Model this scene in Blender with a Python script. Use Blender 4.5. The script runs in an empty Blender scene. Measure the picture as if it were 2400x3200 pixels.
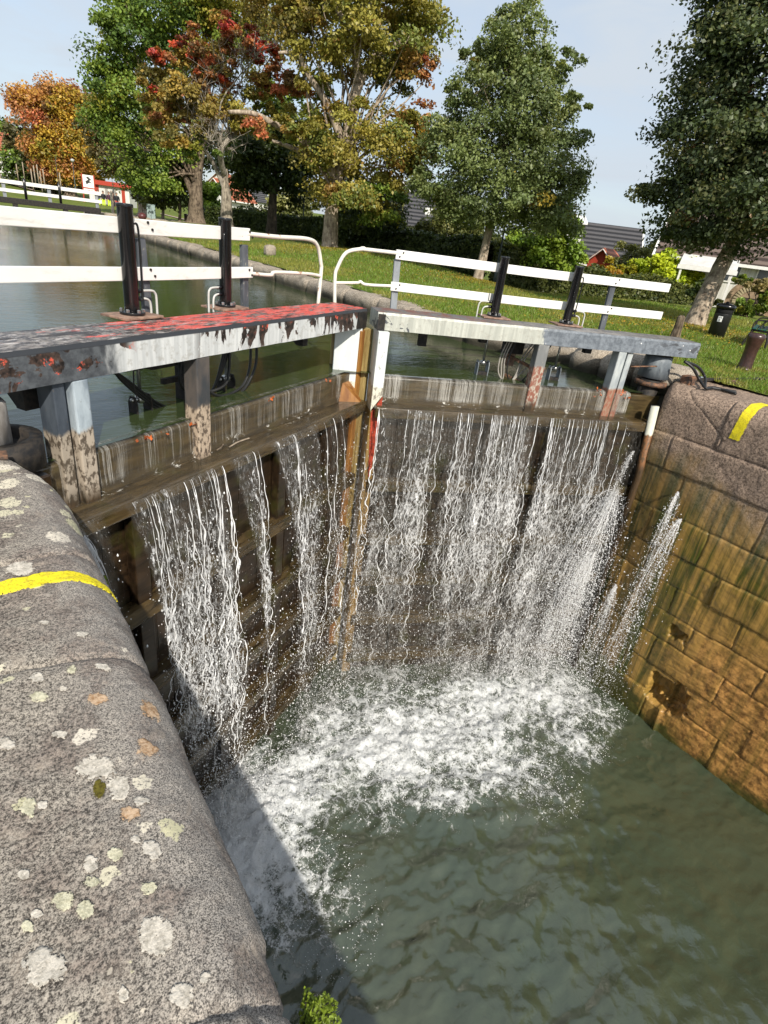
import bpy, bmesh, math, random
import numpy as np
from mathutils import Vector, Matrix
rng = np.random.default_rng(11); random.seed(5)
D = bpy.data; SC = bpy.context.scene; COL = SC.collection
R = math.radians

# ------------------------------------------------------------------ camera
F_PX = 1755.67; IMG_W, IMG_H = 2400., 3200.
_nad = np.array([730., 5124.]) - np.array([1200., 1600.])
_dn = np.array([_nad[0], -_nad[1], -F_PX]); UPV = -_dn / np.linalg.norm(_dn)
def _hor(px): return 1600. - (-(UPV[0]*(px-1200.) - UPV[2]*F_PX) / UPV[1])
_ax = np.array([-240.-1200., -(_hor(-240.)-1600.), -F_PX]); _ax /= np.linalg.norm(_ax)
RW = np.stack([np.cross(_ax, UPV), _ax, UPV]); CAM = np.array([0., 0., 1.5])
cam = D.cameras.new('camera'); camo = D.objects.new('camera', cam); COL.objects.link(camo)
cam.sensor_fit = 'VERTICAL'; cam.sensor_height = 36.; cam.lens = F_PX/IMG_H*36.; cam.clip_start = .05; cam.clip_end = 3000
camo.matrix_world = Matrix.Translation(CAM) @ Matrix(RW.tolist()).to_4x4(); SC.camera = camo
# survey helpers: a sight line through a photo point, met with a level or an upright plane, or walked to a distance
def ray(px, py):
    d = RW @ np.array([px-1200., -(py-1600.), -F_PX]); return d/np.linalg.norm(d)
def onz(px, py, z):
    d = ray(px, py); return CAM + d*(z-CAM[2])/d[2]
def far(px, py, dist):
    d = ray(px, py); return CAM + d*dist/math.hypot(d[0], d[1])
def onx(px, py, x):
    d = ray(px, py); return CAM + d*(x-CAM[0])/d[0]
def mpp(px, dist):
    return dist/math.hypot(1958., (px-1315.)*1.009)

# ------------------------------------------------------------------ light
SUN_EL, SUN_H = R(38), np.array([-.27, -.963]); SUN_H = SUN_H/np.linalg.norm(SUN_H)
sl = D.lights.new('sun', 'SUN'); sl.energy = 4.4; sl.angle = R(.6); sl.color = (1., .93, .82)
so = D.objects.new('sun', sl); COL.objects.link(so)
_s = Vector((SUN_H[0]*math.cos(SUN_EL), SUN_H[1]*math.cos(SUN_EL), math.sin(SUN_EL)))
so.rotation_euler = _s.to_track_quat('Z', 'Y').to_euler(); so.location = (-20, -30, 30)
W = D.worlds.new('World'); SC.world = W; W.use_nodes = True
nt = W.node_tree; nt.nodes.clear()
def wn(t, **k):
    n = nt.nodes.new(t)
    for a, b in k.items(): setattr(n, a, b)
    return n
sky = wn('ShaderNodeTexSky', sky_type='NISHITA', sun_disc=False, sun_elevation=SUN_EL,
         sun_rotation=math.atan2(SUN_H[0], SUN_H[1]), air_density=1.0, dust_density=1.6, ozone_density=1.2)
tc = wn('ShaderNodeTexCoord'); mp = wn('ShaderNodeMapping'); mp.inputs['Scale'].default_value = (1.2, 1.2, 5.5)
mp.inputs['Rotation'].default_value = (.12, .1, .5)
no = wn('ShaderNodeTexNoise'); no.inputs['Scale'].default_value = 2.6; no.inputs['Detail'].default_value = 7; no.inputs['Roughness'].default_value = .55
no.inputs['Distortion'].default_value = .5
rp = wn('ShaderNodeValToRGB'); rp.color_ramp.elements[0].position = .34; rp.color_ramp.elements[1].position = .66
rp.color_ramp.elements[0].color = (.55,)*3+(1,); rp.color_ramp.elements[1].color = (1.,)*3+(1,)
cm = wn('ShaderNodeMix', data_type='RGBA'); cm.inputs[7].default_value = (3.55, 3.95, 4.4, 1)
bg = wn('ShaderNodeBackground'); bg.inputs['Strength'].default_value = .15; wo = wn('ShaderNodeOutputWorld')
L = nt.links.new
L(tc.outputs['Generated'], mp.inputs['Vector']); L(mp.outputs[0], no.inputs['Vector']); L(no.outputs['Fac'], rp.inputs[0])
L(rp.outputs[0], cm.inputs[0]); L(sky.outputs[0], cm.inputs[6]); L(cm.outputs[2], bg.inputs['Color']); L(bg.outputs[0], wo.inputs[0])
SC.view_settings.view_transform = 'Standard'; SC.view_settings.look = 'None'; SC.view_settings.gamma = 1
SC.view_settings.exposure = .3
SC.cycles.transparent_max_bounces = 24; SC.cycles.max_bounces = 8; SC.cycles.diffuse_bounces = 3
SC.cycles.glossy_bounces = 4; SC.cycles.transmission_bounces = 4; SC.cycles.use_denoising = True
SC.cycles.sample_clamp_indirect = 6

# ------------------------------------------------------------------ numpy noise
def _h(i, j, k, seed):
    n = (i*374761393 + j*668265263 + k*2147483647 + seed*144665) & 0xFFFFFFFF
    n = ((n ^ (n >> 13))*1274126177) & 0xFFFFFFFF
    return ((n ^ (n >> 16)) & 0xFFFF)/65535.
def vnoise(x, y, z=0., seed=0):
    x, y, z = np.broadcast_arrays(np.asarray(x, float), np.asarray(y, float), np.asarray(z, float))
    i, j, k = [np.floor(a).astype(np.int64) for a in (x, y, z)]
    f, g, h = x-i, y-j, z-k
    f, g, h = [a*a*(3-2*a) for a in (f, g, h)]
    r = 0
    for a in (0, 1):
        for b in (0, 1):
            for c in (0, 1):
                r = r + _h(i+a, j+b, k+c, seed)*(f if a else 1-f)*(g if b else 1-g)*(h if c else 1-h)
    return r
def fbm(x, y, z=0., seed=0, o=4):
    r, a, t = 0, 1., 0
    for q in range(o):
        r = r + a*vnoise(np.asarray(x)*2**q, np.asarray(y)*2**q, np.asarray(z)*2**q, seed+q); t += a; a *= .5
    return r/t

# ------------------------------------------------------------------ mesh helpers
def mk(name, V, Fc, mat, parent=None, smooth=False, col=None, uv=None, fl=None):
    me = D.meshes.new(name); V = np.asarray(V, np.float32)
    if isinstance(Fc, np.ndarray):
        n, k = Fc.shape; lv = Fc.ravel(); ls = np.arange(0, n*k, k); lt = np.full(n, k)
    else:
        lt = np.array([len(f) for f in Fc]); lv = np.array([i for f in Fc for i in f]); ls = np.concatenate([[0], np.cumsum(lt)[:-1]]); n = len(Fc)
    me.vertices.add(len(V)); me.vertices.foreach_set('co', V.ravel())
    me.loops.add(len(lv)); me.loops.foreach_set('vertex_index', lv.astype(np.int32))
    me.polygons.add(n); me.polygons.foreach_set('loop_start', ls.astype(np.int32)); me.polygons.foreach_set('loop_total', lt.astype(np.int32))
    me.polygons.foreach_set('use_smooth', np.full(n, bool(smooth)))
    me.update(calc_edges=True)
    if col is not None:
        a = me.color_attributes.new('tint', 'FLOAT_COLOR', 'POINT'); c = np.ones((len(V), 4), np.float32); c[:, :3] = col; a.data.foreach_set('color', c.ravel())
    if uv is not None:
        a = me.uv_layers.new(name='flow'); a.data.foreach_set('uv', np.asarray(uv, np.float32)[lv].ravel())
    if fl is not None:
        for kk, vv in fl.items():
            a = me.attributes.new(kk, 'FLOAT', 'POINT'); a.data.foreach_set('value', np.asarray(vv, np.float32))
    if mat: me.materials.append(mat)
    o = D.objects.new(name, me); COL.objects.link(o)
    if parent: o.parent = parent
    return o
def gridf(ny, nx):
    a = np.arange(ny*nx).reshape(ny, nx)
    return np.stack([a[:-1, :-1], a[:-1, 1:], a[1:, 1:], a[1:, :-1]], -1).reshape(-1, 4)
class MB:
    def __init__(s): s.V = []; s.F = []; s.n = 0
    def add(s, V, Fc):
        s.V += [tuple(map(float, v)) for v in V]; s.F += [[i+s.n for i in f] for f in Fc]; s.n = len(s.V); return s
    def box(s, x0, x1, y0, y1, z0, z1):
        x0, x1 = sorted((x0, x1)); y0, y1 = sorted((y0, y1)); z0, z1 = sorted((z0, z1))
        return s.add([(x, y, z) for z in (z0, z1) for y in (y0, y1) for x in (x0, x1)],
                     [[0, 2, 3, 1], [4, 5, 7, 6], [0, 1, 5, 4], [2, 6, 7, 3], [0, 4, 6, 2], [1, 3, 7, 5]])
    def bar(s, p0, p1, w, h, up=(0, 0, 1)):
        p0, p1 = np.array(p0, float), np.array(p1, float); d = p1-p0; d /= np.linalg.norm(d)
        a = np.cross(d, up); a = a/np.linalg.norm(a) if np.linalg.norm(a) > 1e-6 else np.array([1., 0, 0]); b = np.cross(a, d)
        V = [p+a*i*w/2+b*j*h/2 for p in (p0, p1) for j in (-1, 1) for i in (-1, 1)]
        return s.add(V, [[0, 1, 3, 2], [4, 6, 7, 5], [0, 4, 5, 1], [2, 3, 7, 6], [0, 2, 6, 4], [1, 5, 7, 3]])
    def tube(s, P, r, n=8, cap=True):
        P = np.array(P, float); m = len(P); r = np.broadcast_to(np.asarray(r, float), (m,))
        T = np.gradient(P, axis=0); T /= np.maximum(np.linalg.norm(T, axis=1, keepdims=True), 1e-9)
        a = np.cross(T[0], (0, 0, 1.)); 
        if np.linalg.norm(a) < 1e-3: a = np.array([1., 0, 0])
        V = []
        for i in range(m):
            a = a-T[i]*np.dot(a, T[i]); a /= max(np.linalg.norm(a), 1e-9); b = np.cross(T[i], a)
            for k in range(n):
                t = 2*math.pi*k/n; V.append(P[i]+(a*math.cos(t)+b*math.sin(t))*r[i])
        Fc = [[i*n+k, i*n+(k+1) % n, (i+1)*n+(k+1) % n, (i+1)*n+k] for i in range(m-1) for k in range(n)]
        if cap: Fc += [list(range(n))[::-1], [(m-1)*n+k for k in range(n)]]
        return s.add(V, Fc)
    def lathe(s, prof, n=20, c=(0, 0, 0)):
        V = [(c[0]+r*math.cos(2*math.pi*k/n), c[1]+r*math.sin(2*math.pi*k/n), c[2]+z) for r, z in prof for k in range(n)]; m = len(prof)
        return s.add(V, [[i*n+k, i*n+(k+1) % n, (i+1)*n+(k+1) % n, (i+1)*n+k] for i in range(m-1) for k in range(n)] + [list(range(n))[::-1], [(m-1)*n+k for k in range(n)]])
    def prism(s, poly, ext):
        n = len(poly); ext = np.array(ext, float); V = [np.array(p, float) for p in poly]; V += [v+ext for v in V]
        return s.add(V, [list(range(n))[::-1], [n+k for k in range(n)]]+[[k, (k+1) % n, n+(k+1) % n, n+k] for k in range(n)])
    def build(s, name, mat, parent=None, smooth=False, bevel=0):
        o = mk(name, s.V, s.F, mat, parent, smooth); bm_ = bmesh.new(); bm_.from_mesh(o.data); bmesh.ops.recalc_face_normals(bm_, faces=bm_.faces); bm_.to_mesh(o.data); bm_.free()
        if bevel:
            m = o.modifiers.new('bevel', 'BEVEL'); m.width = bevel; m.segments = 2; m.limit_method = 'ANGLE'
        return o
def tag(o, label, cat=None, group=None, kind=None):
    if label: o['label'] = label
    if cat: o['category'] = cat
    if group: o['group'] = group
    if kind: o['kind'] = kind
    return o
def thing(name, label, cat, loc=(0, 0, 0), rz=0, group=None):
    o = D.objects.new(name, None); COL.objects.link(o); o.location = [float(v) for v in loc]; o.rotation_euler = (0, 0, rz); o.empty_display_size = .2
    return tag(o, label, cat, group)
def curve(pts, n=16):
    P = np.array(pts, float); m = len(P); out = []
    for i in range(m-1):
        p0, p1, p2, p3 = P[max(i-1, 0)], P[i], P[i+1], P[min(i+2, m-1)]
        for t in np.linspace(0, 1, n, endpoint=False):
            out.append(.5*((2*p1)+(-p0+p2)*t+(2*p0-5*p1+4*p2-p3)*t*t+(-p0+3*p1-3*p2+p3)*t**3))
    out.append(P[-1]); return np.array(out)

# ------------------------------------------------------------------ material helper
class M:
    def __init__(s, name, rough=.6, spec=.5, metal=0.):
        s.m = D.materials.new(name); s.m.use_nodes = True; s.t = s.m.node_tree; s.b = s.t.nodes['Principled BSDF']; s.out = s.t.nodes['Material Output']
        s.b.inputs['Roughness'].default_value = rough; s.b.inputs['Specular IOR Level'].default_value = spec; s.b.inputs['Metallic'].default_value = metal
        s._c = None
    def n(s, t, **k):
        x = s.t.nodes.new(t)
        for a, b in k.items(): setattr(x, a, b)
        return x
    def put(s, sock, v):
        if hasattr(v, 'is_output'): s.t.links.new(v, sock)
        elif isinstance(v, (tuple, list)): sock.default_value = tuple(v)+((1,) if len(v) == 3 and sock.type == 'RGBA' else ())
        else: sock.default_value = v
    def co(s, scale=(1, 1, 1), src='Object', loc=(0, 0, 0), rot=(0, 0, 0)):
        if s._c is None: s._c = s.n('ShaderNodeTexCoord')
        m = s.n('ShaderNodeMapping'); m.inputs['Scale'].default_value = scale; m.inputs['Location'].default_value = loc; m.inputs['Rotation'].default_value = rot
        s.t.links.new(s._c.outputs[src], m.inputs[0]); return m.outputs[0]
    def pos(s):
        g = s.n('ShaderNodeNewGeometry'); x = s.n('ShaderNodeSeparateXYZ'); 
        if s._c is None: s._c = s.n('ShaderNodeTexCoord')
        s.t.links.new(s._c.outputs['Object'], x.inputs[0]); return x.outputs
    def nz(s):
        g = s.n('ShaderNodeNewGeometry'); x = s.n('ShaderNodeSeparateXYZ'); s.t.links.new(g.outputs['Normal'], x.inputs[0]); return x.outputs[2]
    def noise(s, vec, scale=5, detail=4, rough=.55, dist=0.):
        x = s.n('ShaderNodeTexNoise'); s.put(x.inputs['Vector'], vec); s.put(x.inputs['Scale'], scale); x.inputs['Detail'].default_value = detail
        x.inputs['Roughness'].default_value = rough; x.inputs['Distortion'].default_value = dist; return x.outputs['Fac']
    def noisec(s, vec, scale=5, detail=3):
        x = s.n('ShaderNodeTexNoise'); s.put(x.inputs['Vector'], vec); s.put(x.inputs['Scale'], scale); x.inputs['Detail'].default_value = detail; return x.outputs['Color']
    def vor(s, vec, scale=5, feature='F1', out='Distance', rand=1.):
        x = s.n('ShaderNodeTexVoronoi', feature=feature); s.put(x.inputs['Vector'], vec); s.put(x.inputs['Scale'], scale); x.inputs['Randomness'].default_value = rand; return x.outputs[out]
    def math(s, op, a, b=0., c=0., clamp=False):
        x = s.n('ShaderNodeMath', operation=op, use_clamp=clamp); s.put(x.inputs[0], a); s.put(x.inputs[1], b); s.put(x.inputs[2], c); return x.outputs[0]
    def vmath(s, op, a, b):
        x = s.n('ShaderNodeVectorMath', operation=op); s.put(x.inputs[0], a); s.put(x.inputs[1], b); return x.outputs[0]
    def step(s, v, lo, hi, a=0., b=1.):
        x = s.n('ShaderNodeMapRange', interpolation_type='SMOOTHSTEP'); s.put(x.inputs[0], v); s.put(x.inputs[1], lo); s.put(x.inputs[2], hi); s.put(x.inputs[3], a); s.put(x.inputs[4], b); return x.outputs[0]
    def lin(s, v, lo, hi, a=0., b=1.):
        x = s.n('ShaderNodeMapRange'); s.put(x.inputs[0], v); s.put(x.inputs[1], lo); s.put(x.inputs[2], hi); s.put(x.inputs[3], a); s.put(x.inputs[4], b); return x.outputs[0]
    def ramp(s, f, stops):
        x = s.n('ShaderNodeValToRGB'); e = x.color_ramp.elements
        while len(e) < len(stops): e.new(.5)
        for i, (p, c) in enumerate(stops): e[i].position = p; e[i].color = tuple(c)+(1,)
        s.put(x.inputs[0], f); return x.outputs[0]
    def mix(s, f, a, b, mode='MIX'):
        x = s.n('ShaderNodeMix', data_type='RGBA', blend_type=mode); s.put(x.inputs[0], f); s.put(x.inputs[6], a); s.put(x.inputs[7], b); return x.outputs[2]
    def attr(s, name, out='Color'):
        x = s.n('ShaderNodeAttribute', attribute_name=name); return x.outputs[out]
    def bump(s, h, strength=.3, dist=.02, normal=None):
        x = s.n('ShaderNodeBump'); x.inputs['Strength'].default_value = strength; x.inputs['Distance'].default_value = dist; s.put(x.inputs['Height'], h)
        if normal is not None: s.put(x.inputs['Normal'], normal)
        return x.outputs[0]
    def set(s, **k):
        for a, v in k.items(): s.put(s.b.inputs[{'base': 'Base Color', 'rough': 'Roughness', 'normal': 'Normal', 'alpha': 'Alpha', 'ior': 'IOR', 'spec': 'Specular IOR Level', 'trans': 'Transmission Weight', 'sss': 'Subsurface Weight', 'coat': 'Coat Weight'}[a]], v)
        return s
def plain(name, c, rough=.6, var=.15, scale=8., spec=.5, metal=0., bump=.0):
    m = M(name, rough, spec, metal); f = m.noise(m.co(), scale, 5, .6)
    m.set(base=m.mix(m.step(f, .3, .7), tuple(x*(1-var) for x in c), tuple(min(1, x*(1+var)) for x in c)))
    if bump: m.set(normal=m.bump(f, bump, .01))
    return m.m
# ------------------------------------------------------------------ materials
def granite_top():
    m = M('old_granite', .85, .3); c = m.co()
    sp = m.noise(c, 260, 2, .7); sp2 = m.noise(c, 95, 4, .74); big = m.noise(c, 3.2, 6, .68, .6); med = m.noise(c, 11, 6, .66, .8)
    a = m.mix(m.step(m.math('ADD', m.math('MULTIPLY', sp, .45), m.math('MULTIPLY', sp2, .55)), .40, .60), (.036, .031, .026), (.41, .365, .305))
    grey = m.mix(m.step(sp, .36, .62), (.055, .052, .049), (.45, .41, .37))
    px = m.pos()[0]
    a = m.mix(m.math('MULTIPLY', m.step(m.math('ADD', px, m.math('MULTIPLY', big, .3)), .1, .5), .7), a, grey)
    a = m.mix(m.math('MULTIPLY', m.step(big, .44, .62), .6), a, m.mix(m.step(sp2, .42, .6), (.035, .027, .024), (.22, .165, .135)))
    a = m.mix(m.math('MULTIPLY', m.step(med, .55, .72), .5), a, (.42, .35, .28))
    # small crustose lichen specks
    w = m.vmath('ADD', c, m.vmath('MULTIPLY', m.noisec(c, 40), (.05, .05, .05)))
    v = m.n('ShaderNodeTexVoronoi'); m.put(v.inputs['Vector'], w); v.inputs['Scale'].default_value = 7.5
    xs = m.n('ShaderNodeSeparateColor'); m.put(xs.inputs[0], v.outputs['Color'])
    py = m.pos()[1]; nearg = m.step(py, 2.2, 3.2, .26, .62)
    li = m.math('MULTIPLY', m.step(m.math('SUBTRACT', m.math('MULTIPLY', xs.outputs[0], nearg), v.outputs['Distance']), .0, .02), m.step(sp2, .38, .5))
    a = m.mix(li, a, m.mix(xs.outputs[1], (.62, .56, .47), (.5, .47, .3)))
    dk = m.noise(c, 5.5, 7, .75, 1.2); a = m.mix(m.math('MULTIPLY', m.step(dk, .56, .66), .5), a, (.05, .038, .032)); v2 = m.vor(w, 22); li2 = m.math('MULTIPLY', m.step(v2, .16, .10), m.step(m.noise(c, 2.2, 3), .5, .62))
    a = m.mix(li2, a, (.55, .49, .4))
    wl = m.pos()[2]
    a = m.mix(m.step(wl, -.5, -1.6), a, m.mix(m.noise(m.co((3, 3, .5)), 2), (.02, .022, .012), (.05, .06, .02)))
    m.set(base=a, normal=m.bump(m.math('ADD', m.math('MULTIPLY', sp2, .6), m.math('MULTIPLY', med, .9)), .5, .008)); return m.m
def granite_wall():
    m = M('stained_granite', .7, .35); c = m.co(); P = m.pos()
    sp = m.noise(c, 120, 2, .7); sp2 = m.noise(c, 30, 5, .7); big = m.noise(c, 1.6, 5, .6, .5)
    a = m.mix(m.step(m.math('ADD', m.math('MULTIPLY', sp, .5), m.math('MULTIPLY', sp2, .5)), .39, .6), (.06, .04, .03), (.42, .31, .23))
    a = m.mix(m.math('MULTIPLY', m.step(big, .5, .7), .5), a, (.12, .085, .06))
    st = m.noise(m.co((1, 5.5, .35)), 1.5, 5, .62, .4)       # streaks that run down
    st2 = m.noise(m.co((1, 9, .22), loc=(3, 1, 2)), 1.2, 4, .6, .3)
    hz = m.noise(m.co((1, 1.5, 26)), 1.5, 4, .6)
    alg = m.mix(m.step(st, .36, .64), (.045, .058, .008), (.42, .25, .065))
    alg = m.mix(m.math('MULTIPLY', m.step(st2, .52, .72), .75), alg, (.035, .045, .004))
    ora = m.mix(m.step(m.noise(c, 9, 6, .72), .34, .66), (.15, .075, .024), (.66, .34, .105))
    ora = m.mix(m.math('MULTIPLY', m.step(hz, .5, .7), .35), ora, (.46, .28, .11))
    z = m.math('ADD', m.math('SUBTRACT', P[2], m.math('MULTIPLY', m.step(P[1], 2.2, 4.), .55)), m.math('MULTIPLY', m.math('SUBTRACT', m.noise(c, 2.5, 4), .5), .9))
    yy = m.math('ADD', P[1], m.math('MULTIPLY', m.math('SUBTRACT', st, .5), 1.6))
    a = m.mix(m.step(z, -1.15, -1.8), a, m.mix(.72, a, alg))
    a = m.mix(m.math('MULTIPLY', m.step(z, -1.7, -2.3), m.step(m.noise(c, 3, 5), .2, .6, .75, 1)), a, alg)
    a = m.mix(m.math('MULTIPLY', m.math('MULTIPLY', m.step(z, -2.5, -4.0), m.step(yy, 3.1, 1.9)), m.step(st2, .66, .44, .45, 1.)), a, ora)
    a = m.mix(m.math('MULTIPLY', m.step(hz, .56, .66), m.step(z, -2.2, -3.4, 0, .30)), a, (.08, .05, .02))
    a = m.mix(m.math('MULTIPLY', m.math('MULTIPLY', m.step(yy, 3.15, 3.7), m.step(z, -1.2, -2.2)), .55), a, (.018, .013, .008))  # darker by the gate corner: wet stone, with the corner's shadow put into the colour
    a = m.mix(m.step(z, -5.2, -5.5), a, (.06, .06, .015))
    wet = m.step(z, -.9, -2.4, .8, .30)
    m.set(base=a, rough=wet, normal=m.bump(m.math('ADD', sp2, m.math('MULTIPLY', hz, .3)), .45, .014)); return m.m
def kerb_stone():
    m = M('kerb_granite', .85, .3); c = m.co(); sp = m.noise(c, 60, 3, .7); bg_ = m.noise(c, 2.5, 5, .65)
    a = m.mix(m.step(sp, .35, .65), (.13, .105, .08), (.52, .45, .36)); a = m.mix(m.math('MULTIPLY', m.step(bg_, .45, .7), .6), a, (.12, .10, .075))
    a = m.mix(m.step(m.pos()[2], .0, -.2), a, (.05, .045, .03))
    m.set(base=a, normal=m.bump(m.math('ADD', sp, bg_), .5, .03)); return m.m
def paint_beam(left):
    m = M('peeling_beam_paint', .5, .45); c = m.co(); P = m.pos(); s = P[0] if left else m.math('MULTIPLY', P[0], -1.)
    n1 = m.noise(m.co((5, 5, 3.4)), 1.0, 6, .62, .6); n2 = m.noise(c, 18, 5, .65); streak = m.noise(m.co((22, 22, 1.3)), 1, 3, .6); fine = m.noise(c, 70, 3, .6)
    white = m.mix(m.step(streak, .3, .75), (.46, .475, .475) if left else (.36, .37, .33), (.66, .67, .66) if left else (.52, .53, .47))
    white = m.mix(m.math('MULTIPLY', m.step(n2, .5, .68), .45), white, (.28, .26, .22))
    grey = m.mix(m.step(n2, .3, .7), (.045, .05, .058) if left else (.10, .115, .135), (.10, .11, .12) if left else (.20, .225, .255))
    rust = m.mix(m.step(n2, .35, .65), (.012, .010, .010), (.07, .045, .035))
    sj = m.math('ADD', s, m.math('MULTIPLY', m.math('SUBTRACT', n1, .5), .5))
    if left:
        face = m.mix(m.step(sj, .66, .86), grey, white)
        topness = m.lin(P[2], .32, .57, -.085, .075)
        zone = m.math('MULTIPLY', m.step(s, 1.5, 2.0), m.step(s, 4.9, 4.4))
        pk = m.math('ADD', m.noise(m.co((6.5, 6.5, 2.2), loc=(1.3, 0, .2)), 1.0, 6, .6, .9), topness)
        thr = m.math('SUBTRACT', m.math('SUBTRACT', .535, m.step(s, 3.3, 3.9, 0, .075)), m.math('MULTIPLY', m.math('MULTIPLY', m.step(s, 2.2, 2.35), m.step(s, 2.75, 2.6)), .05)); peel = m.math('MULTIPLY', m.step(m.math('SUBTRACT', pk, thr), 0., .01), m.step(s, 1.55, 1.75))
        pk2 = m.noise(m.co((4.2, 4.2, 5), loc=(.4, 0, 3.1)), 1.0, 6, .62, .8)
        peel2 = m.math('MULTIPLY', m.step(pk2, .545, .555), m.step(s, .98, .85))
        face = m.mix(m.math('MAXIMUM', peel, peel2), face, rust)
        red_f = m.mix(m.math('MULTIPLY', m.math('MAXIMUM', peel2, m.math('MULTIPLY', peel, m.step(P[2], .42, .52))), m.step(m.noise(c, 9, 5, .7), .56, .62)), face, (.62, .09, .05))
        face = m.mix(m.math('MULTIPLY', m.step(fine, .66, .72), .6), red_f, (.12, .10, .09))
        rn = m.math('ADD', m.noise(m.co((2.2, 9, 9)), 1.6, 7, .72, .5), m.step(sj, .5, 1.9, -.12, .025))
        top = m.mix(m.step(rn, .47, .51), m.mix(m.step(n2, .4, .6), (.05, .04, .038), (.22, .2, .185)), m.mix(m.step(fine, .3, .7), (.50, .06, .045), (.70, .11, .085)))
        top = m.mix(m.math('MULTIPLY', m.step(m.noise(m.co((3, 12, 12), loc=(5, 2, 0)), 2., 6, .75), .55, .60), m.step(s, 2.4, 1.0, .35, 1.)), top, (.45, .42, .40)); top = m.mix(m.step(m.noise(m.co((1.6, 5, 5), loc=(2, 7, 0)), 1.8, 7, .74, .6), .54, .58), top, (.03, .024, .022))
        edge = m.math('MULTIPLY', m.step(P[2], .535, .545), m.step(m.nz(), .9, .5)); face = m.mix(edge, face, (.03, .033, .038))
    else:
        face = m.mix(m.step(sj, 2.28, 2.32), grey, white)
        pk2 = m.noise(m.co((4.2, 4.2, 5.5), loc=(.4, 0, 3.1)), 1.0, 5, .6, .7)
        face = m.mix(m.math('MULTIPLY', m.step(pk2, .585, .592), m.math('ADD', m.step(s, 3.9, 4.3), m.step(s, .6, .2), clamp=True)), face, (.07, .075, .085))
        face = m.mix(m.math('MULTIPLY', m.step(fine, .68, .72), .7), face, (.10, .09, .08))
        face = m.mix(m.math('MULTIPLY', m.step(m.vor(m.co((7, 7, 7)), 1.), .10, .08), m.step(s, 2.3, 2.2)), face, (.7, .7, .7))
        top = m.mix(m.step(n1, .42, .6), (.13, .125, .125), m.mix(m.step(s, 2.2, 3.6), (.24, .22, .2), (.17, .07, .055)))
    m.set(base=m.mix(m.step(m.nz(), .6, .8), face, top), normal=m.bump(m.math('ADD', n1, m.math('MULTIPLY', n2, .5)), .25, .006), rough=m.step(n2, .3, .7, .35, .6)); return m.m
def paint_post(cols, cut=-.02, name='post_paint', low=(.50, .42, .31), dk=(.05, .038, .025)):
    m = M(name, .55, .4); c = m.co(); P = m.pos(); n2 = m.noise(m.co((1, 1, .5)), 26, 5, .68); n1 = m.noise(m.co((1, 1, .35)), 7, 5, .62)
    up = m.mix(m.step(n1, .35, .66), cols[0], cols[1]); up = m.mix(m.math('MULTIPLY', m.step(n2, .6, .7), .7), up, dk)
    lo = m.mix(m.step(n2, .43, .53), dk, low)
    bot = m.mix(m.step(n1, .3, .7), (.02, .018, .012), (.09, .05, .02))
    z = m.math('ADD', P[2], m.math('MULTIPLY', m.math('SUBTRACT', n1, .5), .16))
    a = m.mix(m.step(z, cut+.02, cut-.02), up, lo); a = m.mix(m.step(z, cut-.42, cut-.60), a, bot)
    m.set(base=a, normal=m.bump(n2, .3, .004)); return m.m
def wet_wood(name='wet_wood', a0=(.018, .011, .007), a1=(.085, .052, .028), grain=(2, 12, 12), rough=.28, green=.5):
    m = M(name, rough, .6); g = m.noise(m.co(grain), 1.4, 6, .65, .4); n2 = m.noise(m.co(), 3, 5, .6)
    a = m.mix(m.step(g, .3, .72), a0, a1); a = m.mix(m.math('MULTIPLY', m.step(n2, .5, .7), green), a, (.05, .055, .008))
    m.set(base=a, normal=m.bump(g, .4, .01)); return m.m
def painted_white(name, c=(.80, .79, .75), rustc=(.30, .10, .03), k=.66):
    m = M(name, .45, .4); n = m.noise(m.co(), 5, 6, .7, .4); f = m.noise(m.co(), 40, 3)
    a = m.mix(m.step(m.noise(m.co((1, 1, 1)), 2.2, 3), .3, .7), tuple(x*.93 for x in c), c); a = m.mix(m.math('MULTIPLY', m.step(m.noise(m.co((2.5, 2.5, 9)), 1.6, 6, .7, .5), .5, .72), .55), a, (.50, .47, .41)); a = m.mix(m.step(n, k, k+.05), a, rustc)
    m.set(base=a, normal=m.bump(f, .1, .002)); return m.m
def rusty(name='rusty_iron', a=(.05, .04, .035), b=(.22, .11, .06)):
    m = M(name, .7, .4); n = m.noise(m.co(), 14, 6, .7)
    m.set(base=m.mix(m.step(n, .38, .62), a, b), normal=m.bump(n, .4, .006)); return m.m
def water_mat(name, deep, rough=.04, murk=None):
    m = M(name, rough, .5); m.b.inputs['IOR'].default_value = 1.333; m.b.inputs['Base Color'].default_value = tuple(deep)+(1,); return m
def upper_water():
    m = water_mat('canal_water', (.034, .048, .018), .035)
    w = m.noise(m.co((1.3, 3.4, 1)), 1.7, 5, .58, .8); w2 = m.noise(m.co((2.0, 7, 1), rot=(0, 0, .25)), 4.5, 3, .5, .3)
    big = m.noise(m.co((.5, .5, 1)), .5, 2)
    m.set(normal=m.bump(m.math('MULTIPLY', m.math('ADD', w, m.math('MULTIPLY', w2, .35)), m.step(big, .3, .7, .35, 1.)), .16, .045)); m.b.inputs['Specular IOR Level'].default_value = .8; return m.m
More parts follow.
